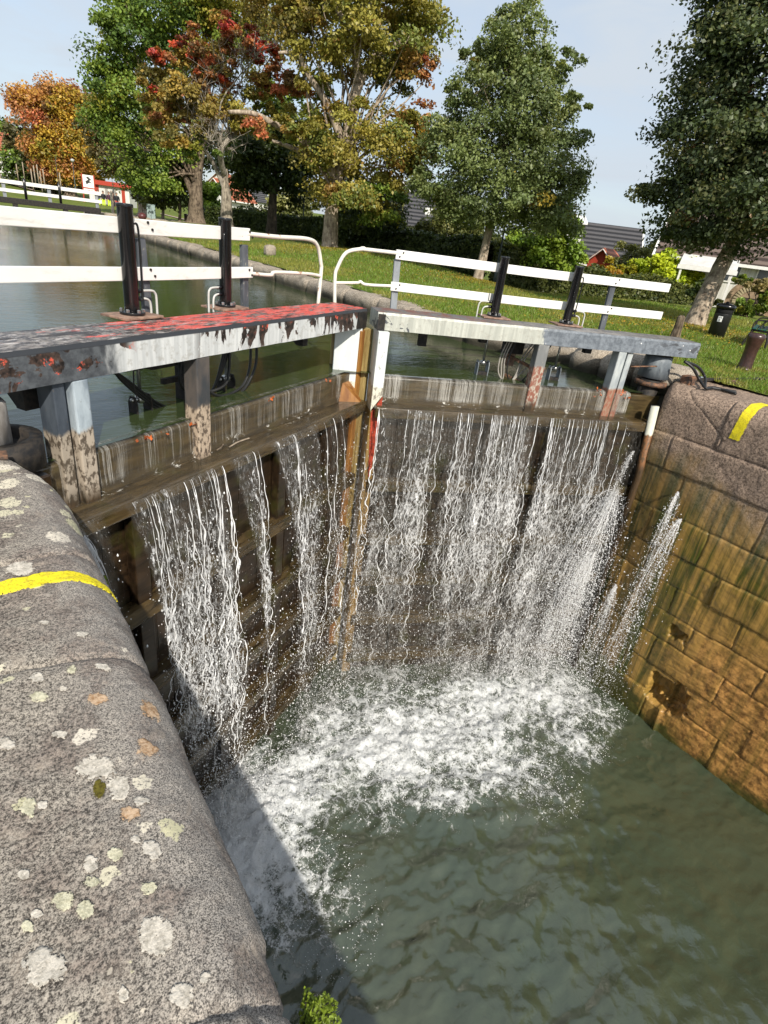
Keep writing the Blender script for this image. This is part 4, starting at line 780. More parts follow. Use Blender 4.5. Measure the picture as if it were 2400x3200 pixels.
for lf, dfun, s0, s1, k, lab, nm_, cnt in ((LF, dens_left, .1, 4.66, .16, 'separate clear ropes and sheets of water falling down the shaded left gate leaf', 80, 22000), (RG, dens_right, .42, 4.6, .085, 'broad sunlit lace curtain of water falling down the right gate leaf', 150, 24000)):
    t = thing('waterfall', lab, 'waterfall', lf.o, lf.rz); t['kind'] = 'stuff'
    film(lf, .16 if lf is LF else .62, 4.40 if lf is LF else 4.55, 0. if lf is LF else -.04, t)
    fall_sheet(lf, 'curtain', dfun, s0, s1, k, 91, 0., t); fall_sheet(lf, 'curtain', lambda s, v: dfun(s+.07, v)*.8, s0, s1, k*1.25, 97, -.05, t)
    if lf is RG: fall_sheet(lf, 'curtain', lambda s, v: dfun(s-.06, v)*.75, s0, s1, k*1.5, 103, -.09, t)
    strands(lf, dfun, s0, s1, nm_, k, t, 111)
    P = fall_drops(lf, dfun, s0, s1, cnt, k, .75, .12)
    q = (P-lf.o); loc = np.stack([q@lf.ux, q@lf.v, q[:, 2]], -1); drops('droplet', loc, dsize(len(P)), t, 2.2)
# splash zone over the foam
def splash(n):
    w = np.array([r*r*s for _, r, s in FP]); w /= w.sum(); idx = rng.choice(len(FP), n, p=w); C = np.array([p for p, _, _ in FP])[idx]; rr = np.array([r for _, r, _ in FP])[idx]; sv = np.array([s for _, _, s in FP])[idx]
    a = rng.random(n)*2*math.pi; u = np.sqrt(rng.random(n))*1.1*rr; h = rng.exponential(.16, n)*(.4+sv)
    return np.stack([C[:, 0]+u*np.cos(a), C[:, 1]+u*np.sin(a), Z_LOW+.03+h], -1)
o = drops('spray', splash(52000), dsize(52000, .0030), None, 1.3); tag(o, 'fine white spray hanging over the foam below the gates', 'spray', kind='stuff')
# jets squirting from the corner and the wall joints
def jet(name, label, p0, vel, n, spread, T, ribs=26, r0=.006):
    g = np.array([0, 0, -9.8]); p0 = np.array(p0, float); vel = np.array(vel, float)
    t = thing(name, label, 'water jet', p0); t['kind'] = 'stuff'
    tt = T*rng.random(n)**.6; V = vel+rng.normal(0, 1, (n, 3))*spread*np.linalg.norm(vel)
    P = V*tt[:, None]+.5*g*tt[:, None]**2; keep = P[:, 2]+p0[2] > Z_LOW; drops('droplet', P[keep], dsize(keep.sum(), .0030), t, 1.6)
    VV, FF, off = [], [], 0; m = 70
    for k in range(ribs):
        v = vel+rng.normal(0, 1, 3)*spread*.8*np.linalg.norm(vel); ta = np.linspace(0, T*rng.uniform(.35, 1), m); Q = v*ta[:, None]+.5*g*ta[:, None]**2
        Q = Q+.03*np.minimum(ta/T*2, 1)[:, None]*np.stack([fbm(ta*25+k*3, k, j, 7)-.5 for j in range(3)], -1); Q = Q[Q[:, 2]+p0[2] > Z_LOW-.05]
        if len(Q) < 4: continue
        r = r0*(.10+1.3*vnoise(np.arange(len(Q))*.45, k, 0, 8)**2)*np.linspace(.9, .35, len(Q)); th = np.arange(5)*2*math.pi/5
        ring = Q[:, None]+np.stack([np.cos(th), np.sin(th)*.5, np.sin(th)], -1)[None]*r[:, None, None]; a = np.arange(len(Q)*5).reshape(-1, 5)+off; b_ = np.roll(a, -1, 1)
        VV.append(ring.reshape(-1, 3)); FF.append(np.stack([a[:-1], b_[:-1], b_[1:], a[1:]], -1).reshape(-1, 4)); off += len(Q)*5
    mk('strand', np.concatenate(VV), np.concatenate(FF), MAT['spray'], t, True); return t
cj = RG.w(.40, -.18, -1.84)
jet('water_jet', 'strong white fan of water squirting sideways from the corner below the grey heel pipe', cj, (-2.1, -.75, .35), 17000, .23, .80, 60, .006)
jet('water_jet', 'thin upper jet of water arching out beside the heel pipe', RG.w(.30, -.16, -1.15), (-1.25, -.35, .55), 700, .08, .5, 16, .004)
jet('water_jet', 'lower corner jet of water merging into the foam', RG.w(.45, -.20, -3.0), (-2.0, -.7, .2), 11000, .21, .62, 34, .006)
jet('water_jet', 'upper jet of water leaking from a joint of the block wall', (8.40, 3.51, -1.47), (-.75, -.28, .45), 2600, .17, .86, 14, .006)
jet('water_jet', 'longer second jet of water leaking from the block wall beside its twin', (8.40, 3.32, -1.85), (-1.0, -.15, .55), 3200, .17, .82, 16, .006)
jet('water_jet', 'short lowest jet of water leaking low on the wall near the foam', (8.41, 3.93, -3.40), (-.8, -.35, .05), 3600, .22, .62, 16, .006)
tag(None or jet('water_jet', 'shaded trickle of water slipping down the gap beside the near coping', LF.w(.20, -.20, -.72), (.28, -.42, 0), 900, .16, .95, 26, .006), None)
# drift caught on the sill
for k, (s, d, z, L_, a, lab) in enumerate(((2.02, -.10, -.60, .34, .1, 'thin pale stick lying on the wet sill beside the dark post'), (1.88, -.06, -.605, .22, .5, 'short brown twig lying on the wet sill'))):
    p = LF.w(s, d, z); tag(MB().tube(curve([p, p+LF.u*L_*.5+LF.v*.03, p+LF.u*L_+LF.v*a*.2]), .008, 6).build('stick', MAT['bark_pale' if k == 0 else 'bark_brown'], None, True), lab, 'stick')
# ------------------------------------------------------------------ trees and shrubs
PAL = dict(lime=[((.085, .105, .035), 5), ((.065, .085, .030), 5), ((.12, .135, .05), 2), ((.20, .15, .025), .06)],
    dark=[((.030, .042, .018), 6), ((.045, .058, .022), 4), ((.07, .075, .03), 1.5), ((.15, .09, .04), .25)],
    maple=[((.135, .125, .024), 5), ((.17, .145, .03), 4), ((.085, .10, .022), 3), ((.18, .11, .03), 1.2)],
    green=[((.085, .125, .020), 5), ((.115, .15, .022), 4), ((.045, .075, .015), 3), ((.15, .15, .02), 1)],
    olive=[((.16, .125, .032), 4), ((.20, .14, .032), 4), ((.09, .08, .022), 3), ((.16, .07, .03), 1)],
    red=[((.30, .045, .035), 4), ((.42, .075, .035), 3), ((.18, .06, .035), 3), ((.36, .14, .04), 1)], brownred=[((.22, .10, .04), 5), ((.26, .085, .04), 3), ((.12, .075, .03), 3)],
    orange=[((.34, .17, .055), 5), ((.28, .12, .05), 4), ((.42, .24, .05), 3), ((.26, .10, .04), 2)], gold=[((.36, .24, .035), 4), ((.26, .20, .03), 4), ((.16, .15, .025), 3), ((.40, .19, .035), 3)],
    brown=[((.085, .07, .03), 5), ((.06, .055, .022), 4), ((.12, .085, .03), 2)], hedge=[((.032, .048, .014), 5), ((.048, .066, .017), 4), ((.07, .09, .022), 2)], hedge2=[((.075, .085, .022), 5), ((.10, .11, .028), 4), ((.055, .065, .016), 3)],
    bright=[((.11, .17, .022), 5), ((.14, .19, .025), 4), ((.08, .12, .02), 3)], yellowgreen=[((.30, .34, .02), 5), ((.24, .30, .02), 4), ((.36, .36, .03), 2)], yellow=[((.34, .27, .03), 5), ((.42, .22, .03), 2), ((.24, .24, .025), 3)], pale=[((.17, .17, .06), 5), ((.13, .135, .045), 4), ((.21, .20, .08), 2)], dry=[((.24, .19, .08), 4), ((.18, .15, .06), 4), ((.10, .11, .03), 2)])
for _k in PAL: PAL[_k] = [(tuple(min(v*(1.4 if _k in ('hedge', 'hedge2', 'red', 'orange', 'gold', 'yellowgreen', 'yellow', 'dry') else 2.05 if _k in ('dark', 'lime') else 1.9), .62) for v in c), w) for c, w in PAL[_k]]
def leaves(C, up, size, tint, r0):
    n = len(C); N = r0.normal(0, 1, (n, 3))*.75+up; N /= np.linalg.norm(N, axis=1, keepdims=True)
    A = np.cross(N, r0.normal(0, 1, (n, 3))); A /= np.maximum(np.linalg.norm(A, axis=1, keepdims=True), 1e-6); B = np.cross(N, A)
    s = (size*(.65+.7*r0.random(n)))[:, None]; dr = -.12*s*N
    V = np.stack([C-A*s*.5, C-B*s*.36+A*s*.05+dr, C+A*s*.55+dr*1.5, C+B*s*.36+A*s*.05+dr], 1); F = np.arange(n*4).reshape(n, 4)
    return V.reshape(-1, 3), F, np.repeat(tint, 4, 0)
def pick(pal, n, r0):
    c = np.array([a for a, _ in PAL[pal]]); w = np.array([b for _, b in PAL[pal]], float); return c[r0.choice(len(c), n, p=w/w.sum())]
def foliage(blobs, n, size, seed, clump=.55, flat=.55, shell=.5, per=300):
    """leaves gathered in clumps through the crown; blobs = centre, radii, palette, share"""
    r0 = np.random.default_rng(seed); W = np.array([b[3]*(b[1][0]*b[1][1]*b[1][2])**.66 for b in blobs]); W /= W.sum(); VV, FF, TT, off, CC = [], [], [], 0, []
    for (c, rad, pal, _), w in zip(blobs, W):
        nl = int(n*w); nc = max(int(nl/per), 11); k = clump*min(1., (rad[0]*rad[1]*rad[2])**(1/3)/1.6)
        d = r0.normal(0, 1, (nc, 3)); d /= np.linalg.norm(d, axis=1, keepdims=True); rr = (shell+(1-shell)*r0.random(nc))[:, None]
        cc = np.array(c)+d*rr*np.array(rad)*(1+.16*(r0.random((nc, 1))-.3)); CC.append(cc)
        i = r0.integers(0, nc, nl); sz = (.45+.85*r0.random(nc))[i, None]*k
        P = cc[i]+np.clip(r0.normal(0, 1, (nl, 3)), -1.75, 1.75)*sz*np.array([.62, .62, .62*flat]); P[:, 2] -= .25*np.sum((P-cc[i])[:, :2]**2, 1)/max(k, .2)
        o_ = (P-np.array(c))/np.array(rad); up = o_*.55+np.array([0, 0, .75])
        t = pick(pal, nc, r0)[i]*(.75+.5*r0.random((nl, 1)))*(.72+.56*r0.random((nc, 1)))[i]; m = r0.random(nl) < .12; t[m] = pick(pal, m.sum(), r0)
        v, f, tt = leaves(P, up, size*(np.ones(nl)), t, r0); VV.append(v); FF.append(f+off); TT.append(tt); off += len(v)
    return np.concatenate(VV), np.concatenate(FF), np.concatenate(TT), np.concatenate(CC)
def limb(mb, p0, p1, r0_, r1_, seed, bend=.12, n=7, sides=6):
    p0, p1 = np.array(p0, float), np.array(p1, float); L_ = np.linalg.norm(p1-p0); t = np.linspace(0, 1, n)[:, None]
    off = np.stack([fbm(t[:, 0]*2.2+seed*1.7, seed, j, 90, 3)-.5 for j in range(3)], -1)*L_*bend*2*np.sin(t*math.pi)**.7; off[:, 2] += L_*bend*.4*np.sin(t[:, 0]*math.pi)
    P = p0+(p1-p0)*t+off; mb.tube(P, r0_+(r1_-r0_)*t[:, 0], sides); return P
def trunk_mesh(mb, P, r, flare=1.7):
    P = curve(P, 10); n = len(P); t = np.linspace(0, 1, n); h = P[:, 2]-P[0, 2]; rr = r*(1-.45*t-.42*t**3)*(1+(flare-1)*np.exp(-h/.28)); i0 = mb.n; mb.tube(P, rr, 14)
    for i in range(i0, mb.n):
        x, y, z = mb.V[i]; f = .16*r*(fbm(x*4, y*4, z*1.1, 93, 3)-.5)*2; k = min(int((i-i0)//14), n-1); dx, dy = x-P[k, 0], y-P[k, 1]; q = math.hypot(dx, dy)+1e-6; mb.V[i] = (x+dx/q*f, y+dy/q*f, z)
    return P
def tree(name, label, base, P, r, blobs, n, size, bk, seed, group=None, limbs=26, lr=.06, clump=.55, cat='tree', flare=1.7, shell=.5, extra=None, flat=.55, sink=.3, per=300):
    base = np.array(base, float); t = thing(name, label, cat, base, 0, group); P = [np.array(p, float)-base for p in P]; P[0] = P[0]-np.array([0, 0, sink]); mb = MB()
    T = trunk_mesh(mb, P, r, flare); bl = [(np.array(c)-base, rad, pal, w) for c, rad, pal, w in blobs]
    V, F, tt, cc = foliage(bl, n, size, seed, clump, flat, shell, per); r0 = np.random.default_rng(seed+1)
    for q_, i in enumerate(r0.choice(len(cc), min(limbs, len(cc)), replace=False)):
        e = cc[i]; j = int(len(T)*r0.uniform(.55, 1))-1; hi = T[j]; e = np.where(np.arange(3) == 2, np.maximum(e, hi*.9), e) if False else e
        pts = limb(mb, hi, e, lr*r0.uniform(.7, 1.2), lr*.18, q_+seed)
        if q_ % 2 == 0: limb(mb, pts[3], cc[(i+3) % len(cc)]*.5+e*.5, lr*.4, lr*.1, q_+seed+40, sides=5)
    if extra: extra(mb, base)
    mb.build('trunk', MAT[bk], t, True); mk('crown', V, F, MAT['leaf'], t, col=tt); return t
def blob(px, py, dist, rpx, rpy, pal, w=1., depth=1., dd=0.):
    m = mpp(px, dist); return (far(px, py, dist+dd), (rpx*m, rpx*m*depth, rpy*m), pal, w)
def upaxis(px, py, dist, h, lean=(0, 0)):
    b_ = far(px, py, dist); return b_, b_+np.array([lean[0], lean[1], h])
# right linden leaning over the lawn
b0 = far(2165, 1020, 20.6)
tree('linden_tree', 'dark leaved tree with leaning mottled trunk beside the litter bin', b0, [b0, b0+np.array([.42, .1, 1.0]), b0+np.array([1.0, .2, 2.3]), b0+np.array([1.3, .2, 4.2]), b0+np.array([1.4, .2, 9])], .29,
     [blob(2350, 640, 20.8, 290, 130, 'dark', 1), blob(2385, 470, 20.8, 300, 170, 'dark', 1), blob(2425, 250, 20.8, 265, 170, 'dark', 1), blob(2440, 60, 20.8, 250, 150, 'dark', 1), blob(2085, 595, 20.3, 80, 55, 'dark', 1.3), blob(2185, 420, 20.4, 100, 70, 'dark', 1.2), blob(2245, 240, 20.5, 85, 70, 'dark', 1.2), blob(2270, 110, 20.5, 90, 70, 'dark', 1.2), blob(2170, 700, 20.2, 120, 50, 'dark', 1.2), blob(2620, 420, 21, 300, 330, 'dark', .8), blob(2480, -160, 21, 190, 140, 'dark', .8)],
     105000, .105, 'bark_pale', 21, per=190, limbs=30, lr=.08, clump=.6)
# lime in the middle of the lawn
b0 = far(1490, 880, 25.2)
tree('lime_tree', 'conical olive green tree with a slim pale trunk in front of the hedge', b0, [b0, b0+np.array([.12, 0, 1.2]), b0+np.array([.22, 0, 3]), b0+np.array([.2, 0, 5]), b0+np.array([.25, 0, 7.8])], .19,
     [blob(1570, 590, 25.4, 255, 95, 'lime', 1), blob(1590, 480, 25.4, 230, 110, 'lime', 1), blob(1600, 350, 25.4, 185, 110, 'lime', 1), blob(1610, 230, 25.4, 140, 100, 'lime', 1), blob(1618, 130, 25.4, 95, 90, 'lime', 1), blob(1624, 45, 25.4, 52, 70, 'lime', 1.6), blob(1345, 570, 24.8, 75, 40, 'lime', 1.4), blob(1400, 420, 24.9, 80, 50, 'lime', 1.3), blob(1430, 300, 25, 60, 40, 'lime', 1.3), blob(1775, 430, 25, 60, 40, 'lime', 1.3), blob(1800, 560, 25, 65, 40, 'lime', 1.3), blob(1790, 320, 25, 70, 26, 'lime', 1.2), blob(1480, 160, 25, 50, 36, 'lime', 1.2), blob(1745, 190, 25, 60, 40, 'lime', 1.2), blob(1700, 665, 25.2, 130, 50, 'lime', 1.2), blob(1480, 650, 25.2, 130, 45, 'lime', 1.2)],
     88000, .105, 'bark_pale', 33, per=130, limbs=40, lr=.026, clump=.5, flare=1.9)
# big maple with the sweeping limb
b0 = far(1030, 775, 29.5)
def maple_limb(mb, base):
    P = [far(1045, 560, 29.5), far(1010, 480, 29.3), far(930, 430, 29), far(860, 390, 28.6), far(790, 355, 28.2), far(715, 350, 28)]; mb.tube(curve([p-base for p in P], 8), np.linspace(.24, .07, 41), 9)
    P = [far(1060, 600, 29.5), far(1000, 520, 29.6), far(930, 470, 29.6), far(850, 440, 29.6)]; mb.tube(curve([p-base for p in P], 8), np.linspace(.2, .06, 25), 8)
    P = [far(1075, 480, 29.6), far(1030, 340, 29.4), far(960, 230, 29.2), far(930, 170, 29), far(870, 165, 28.8)]; mb.tube(curve([p-base for p in P], 8), np.linspace(.19, .05, 33), 8)
    P = [far(1080, 450, 29.6), far(1110, 300, 29.6), far(1160, 190, 29.8), far(1230, 140, 29.8), far(1320, 130, 29.8)]; mb.tube(curve([p-base for p in P], 8), np.linspace(.24, .06, 33), 8)
    P = [far(1120, 260, 29.6), far(1100, 120, 29.6), far(1040, 0, 29.6), far(1020, -120, 29.6)]; mb.tube(curve([p-base for p in P], 8), np.linspace(.17, .05, 25), 8)
tree('maple_tree', 'big olive and rust maple with thick flared trunk and a long limb sweeping left', b0, [b0, far(1033, 720, 29.5), far(1040, 640, 29.5), far(1060, 540, 29.6), far(1085, 420, 29.6)], .40,
     [blob(1150, 60, 30, 200, 120, 'maple', 1.2), blob(1010, 60, 29.6, 120, 110, 'maple', 1.1), blob(1240, 70, 30.4, 110, 90, 'maple', 1.1), blob(1330, 215, 30, 40, 40, 'brownred', 1.2), blob(1300, 40, 30.4, 70, 80, 'maple', 1), blob(1060, 380, 29.2, 90, 70, 'maple', 1.3), blob(1130, 470, 29, 150, 80, 'maple', 1.4), blob(1220, 380, 29.6, 110, 80, 'maple', 1.2), blob(1250, 500, 29.4, 90, 90, 'maple', 1.2), blob(1100, 590, 28.8, 140, 60, 'maple', 1.3), blob(1190, 620, 29.6, 110, 60, 'green', 1.2), blob(1330, 350, 29.6, 28, 45, 'orange', 1.5), blob(1290, 400, 29.6, 50, 40, 'gold', 1.3), blob(1330, 500, 29.6, 50, 80, 'maple', 1), blob(1010, 520, 30, 90, 80, 'maple', .9), blob(880, 395, 28.2, 60, 34, 'maple', 1), blob(950, 400, 28.4, 60, 36, 'maple', 1), blob(790, 390, 27.9, 50, 24, 'brownred', .8), blob(930, 60, 29.4, 70, 50, 'olive', 1), blob(860, 30, 29.6, 80, 60, 'olive', 1), blob(1240, 240, 30.2, 60, 50, 'hedge2', 1.), blob(1010, 240, 29.6, 70, 60, 'maple', .9), blob(1000, -110, 30, 330, 90, 'maple', 1), blob(1120, 660, 31, 150, 60, 'hedge', 1.)],
     88000, .14, 'bark_pale', 45, limbs=34, lr=.07, clump=.6, extra=maple_limb, flare=1.35)
# half bare maple with red tufts
b0 = far(708, 690, 33)
def bare_twigs(mb, base):
    r0 = np.random.default_rng(9); top = far(700, 545, 33)-base; fork = far(678, 520, 33)-base
    mb.tube(curve([far(702, 590, 33)-base, far(672, 520, 33)-base, far(640, 470, 32.8)-base, far(600, 430, 32.6)-base], 6), np.linspace(.13, .05, 19), 8)
    hubs = [(690, 470), (720, 440), (660, 440), (740, 400), (690, 360), (640, 330), (760, 330), (720, 280), (680, 240), (760, 230), (800, 180), (700, 300), (600, 400), (630, 250), (860, 150)]
    H = [far(a, b_, 32.6+r0.normal(0, .5))-base for a, b_ in hubs]
    mb.tube(curve([top, H[0], H[3], H[4], H[7]], 8), np.linspace(.16, .05, 33), 8)
    for k, h in enumerate(H):
        if k > 3: limb(mb, H[int(r0.integers(0, 4))], h, .045, .022, k, .15, 9, 6)
        for _ in range(11):
            a = r0.normal(0, 1, 3); a[2] = abs(a[2])*.9+.15; a /= np.linalg.norm(a); e = h+a*r0.uniform(.6, 1.9); p = limb(mb, h, e, .017, .006, int(r0.integers(0, 999)), .22, 8, 5)
            for _ in range(3): j = int(r0.integers(2, 7)); limb(mb, p[j], p[j]+r0.normal(0, .32, 3)+np.array([0, 0, .25]), .011, .004, int(r0.integers(0, 999)), .25, 5, 4)
    for (a, b_) in ((560, 450), (620, 460), (520, 430), (790, 450), (740, 480), (590, 400)):
        p = limb(mb, far(695, 465, 32.8)-base, far(a, b_, 32.3)-base, .035, .012, a, .2, 10, 6)
        for _ in range(6): j = int(r0.integers(3, 9)); limb(mb, p[j], p[j]+r0.normal(0, .4, 3), .014, .004, int(r0.integers(0, 999)), .25, 6, 4)
def redmaple():
    t = thing('maple_tree', 'half bare maple with pale dead twigs and red leaf tufts above a grey trunk', 'tree', b0); mb = MB()
    trunk_mesh(mb, [np.array([0, 0, -.3]), far(708, 630, 33)-b0, far(705, 580, 33)-b0, far(708, 528, 33)-b0], .30, 1.4); mb.build('trunk', MAT['bark_grey'], t, True)
    mb = MB(); bare_twigs(mb, b0); mb.build('dead_branch', MAT['bark_dead'], t, True)
    bl = [(600, 330, 90, 60, 'olive', .7), (680, 380, 90, 50, 'olive', .6), (760, 330, 80, 60, 'maple', .6), (660, 190, 70, 50, 'olive', .6), (760, 210, 70, 50, 'olive', .5), (820, 400, 80, 40, 'maple', .7), (900, 380, 70, 40, 'maple', .7), (580, 200, 50, 40, 'olive', .8), (520, 250, 80, 45, 'olive', 1.3), (500, 330, 60, 40, 'olive', 1.2), (560, 330, 60, 36, 'olive', 1.2), (500, 165, 34, 26, 'red', 1.6), (585, 150, 34, 42, 'red', .8), (615, 120, 26, 36, 'orange', .9), (640, 160, 60, 40, 'brownred', .9), (720, 85, 30, 42, 'red', 1.), (745, 130, 56, 30, 'brownred', 1), (790, 125, 34, 36, 'red', 1.3), (830, 165, 40, 36, 'red', 1), (860, 200, 30, 40, 'brownred', 1.1), (690, 235, 32, 24, 'red', 1.3), (640, 215, 46, 50, 'brownred', .7), (725, 275, 26, 22, 'brownred', 1), (795, 270, 36, 30, 'brownred', 1.1), (900, 270, 66, 40, 'brownred', 1.2), (885, 300, 18, 16, 'orange', 1.2), (830, 310, 30, 30, 'maple', 1), (480, 275, 14, 10, 'red', 1), (570, 260, 50, 60, 'olive', .8), (540, 400, 80, 40, 'olive', .8), (640, 450, 60, 40, 'green', .7), (610, 490, 30, 30, 'green', 1)]
    V, F, tt, _ = foliage([(np.array(blob(a, b_, 32.6, r, h, p, w)[0])-b0, *blob(a, b_, 32.6, r, h, p, w)[1:]) for a, b_, r, h, p, w in bl], 40000, .14, 55, .5); mk('crown', V, F, MAT['leaf'], t, col=tt)
redmaple()
# tall green tree behind, forked trunk
b0 = far(612, 690, 46)
def fork(mb, base):
    mb.tube(curve([far(606, 620, 46)-base, far(590, 580, 46)-base, far(570, 530, 46)-base], 5), np.linspace(.26, .13, 11), 8)
    for P in ([(640, 420), (600, 300), (560, 180), (530, 60)], [(640, 420), (650, 260), (640, 120), (620, -40)], [(630, 440), (700, 300), (700, 120)]): mb.tube(curve([far(a, c, 46)-base for a, c in P], 6), np.linspace(.24, .07, 6*(len(P)-1)+1), 8)
tree('elm_tree', 'tall fresh green tree with forked trunk rising behind the half bare maple', b0, [b0, far(612, 640, 46), far(618, 560, 46), far(640, 420, 46)], .55,
     [blob(420, 130, 46, 140, 80, 'green', 1), blob(330, 180, 46, 70, 50, 'green', 1.2), blob(380, 260, 46, 110, 60, 'green', 1), blob(480, 30, 46, 150, 80, 'green', 1), blob(620, 40, 47, 160, 90, 'gold', .35), blob(600, 80, 46.5, 170, 110, 'green', 1), blob(760, 80, 47, 150, 120, 'maple', 1), blob(340, 340, 46, 70, 60, 'green', 1), blob(400, 420, 46, 90, 70, 'green', 1), blob(440, 330, 46, 90, 70, 'green', 1), blob(540, 440, 47, 130, 90, 'green', .9), blob(520, 540, 46, 60, 50, 'green', 1), blob(430, 520, 46.5, 80, 60, 'green', .9), blob(700, 480, 48, 150, 80, 'hedge', .9), blob(600, -90, 46, 200, 70, 'green', .8), blob(350, 110, 45.5, 70, 40, 'green', 1.2)],
     80000, .18, 'bark_brown', 60, limbs=34, lr=.1, clump=.85, extra=fork, shell=.4)
b0 = far(848, 735, 39)
tree('oak_tree', 'dark dense tree with brown upright trunk between the two maples', b0, [b0, far(850, 690, 39), far(856, 580, 39), far(870, 480, 39)], .34,
     [blob(860, 520, 39, 130, 70, 'hedge', 1.2), blob(770, 540, 39.5, 90, 60, 'hedge', 1), blob(900, 450, 39.5, 120, 70, 'hedge', 1), blob(800, 420, 40, 120, 80, 'hedge', 1), blob(940, 560, 40, 60, 60, 'hedge', 1), blob(900, 330, 40, 100, 70, 'green', .8)], 26000, .2, 'bark_dark', 70, limbs=20, lr=.08, clump=.7)
# trees along the far bank
def simple_tree(px, py, d, tr, bl, n, size, pal_bk, seed, label, name='tree', top=None, lr=.08, clump=.7, lean=(0, 0)):
    b_ = far(px, py, d); h = (bl[0][1]); tp = far(bl[0][0], bl[0][1], d)
    return tree(name, label, b_, [b_, b_*.65+tp*.35+np.array([.1, 0, 0]), b_*.3+tp*.7, tp], tr, [blob(a, b2, d, r, hh, p, w) for a, b2, r, hh, p, w in bl], n, size, pal_bk, seed, limbs=14, lr=lr, clump=clump, sink=.5)
simple_tree(455, 655, 60, .55, [(400, 470, 100, 70, 'brown', 1), (340, 420, 70, 60, 'brown', 1), (445, 560, 55, 40, 'brown', 1), (345, 495, 60, 45, 'brown', 1), (470, 520, 60, 60, 'maple', .8), (300, 350, 40, 50, 'olive', .8), (465, 606, 45, 24, 'brown', 1)], 34000, .2, 'bark_pale', 80, 'brownish tree with a straight pale trunk beside the grey cabinet', 'cherry_tree')
simple_tree(222, 612, 92, .8, [(190, 440, 90, 80, 'gold', 1), (130, 370, 80, 60, 'brownred', .9), (110, 310, 60, 40, 'orange', 1.1), (200, 330, 80, 60, 'gold', 1), (240, 420, 70, 80, 'gold', 1), (190, 290, 60, 30, 'orange', 1), (160, 480, 60, 60, 'orange', 1), (230, 520, 60, 40, 'gold', 1), (280, 320, 40, 40, 'brownred', .8), (200, 520, 60, 30, 'orange', 1)], 60000, .28, 'bark_brown', 90, 'orange and gold autumn maple glowing on the far left', 'maple_tree', clump=1.3, lr=.12)
simple_tree(255, 585, 100, .6, [(300, 470, 60, 80, 'maple', 1), (330, 400, 50, 70, 'maple', 1), (290, 530, 50, 36, 'gold', 1)], 10000, .4, 'bark_dark', 95, 'olive tree filling in behind the orange maple', 'maple_tree', clump=1.1)
simple_tree(100, 575, 105, .5, [(90, 480, 60, 60, 'brown', 1), (60, 430, 40, 50, 'brown', 1), (130, 530, 50, 50, 'hedge', 1), (50, 500, 30, 40, 'green', 1), (150, 570, 40, 40, 'hedge', 1), (80, 540, 50, 40, 'hedge', 1)], 15000, .4, 'bark_dark', 99, 'dark brown green tree left of the orange maple', 'oak_tree', clump=1.2)
simple_tree(165, 600, 98, .45, [(165, 500, 34, 60, 'hedge', 1), (160, 440, 24, 50, 'hedge', 1), (170, 560, 36, 30, 'hedge', 1)], 7000, .36, 'bark_dark', 103, 'narrow dark green tree in front of the orange maple', 'yew_tree', clump=.9)
simple_tree(30, 560, 130, .5, [(30, 420, 50, 50, 'green', 1), (20, 480, 50, 50, 'green', 1), (-20, 440, 50, 60, 'bright', 1)], 9000, .45, 'bark_dark', 107, 'small fresh green tree at the far left edge', 'ash_tree', clump=1.2)
simple_tree(2, 560, 150, .5, [(5, 470, 26, 60, 'green', 1), (0, 420, 14, 30, 'green', 1)], 3000, .5, 'bark_dark', 109, 'thin pale topped tree half cut by the left frame edge', 'ash_tree', clump=1.1)
for k, (px, py, bl, pal, lab) in enumerate((((506, 682, (505, 590, 60, 60), 'hedge2', 'young tree with twin pale stems behind the grey cabinet')), ((558, 692, (560, 590, 50, 60), 'hedge', 'darker young tree with brown stem beside the black bin on the path')))):
    simple_tree(px, py, 50-2*k, .11, [(bl[0], bl[1], bl[2], bl[3], pal, 1), (bl[0], bl[1]-50, bl[2]*.8, bl[3]*.7, pal, 1)], 9000, .19, 'bark_pale' if k == 0 else 'bark_brown', 120+k, lab, 'young_tree', clump=.6, lr=.04)
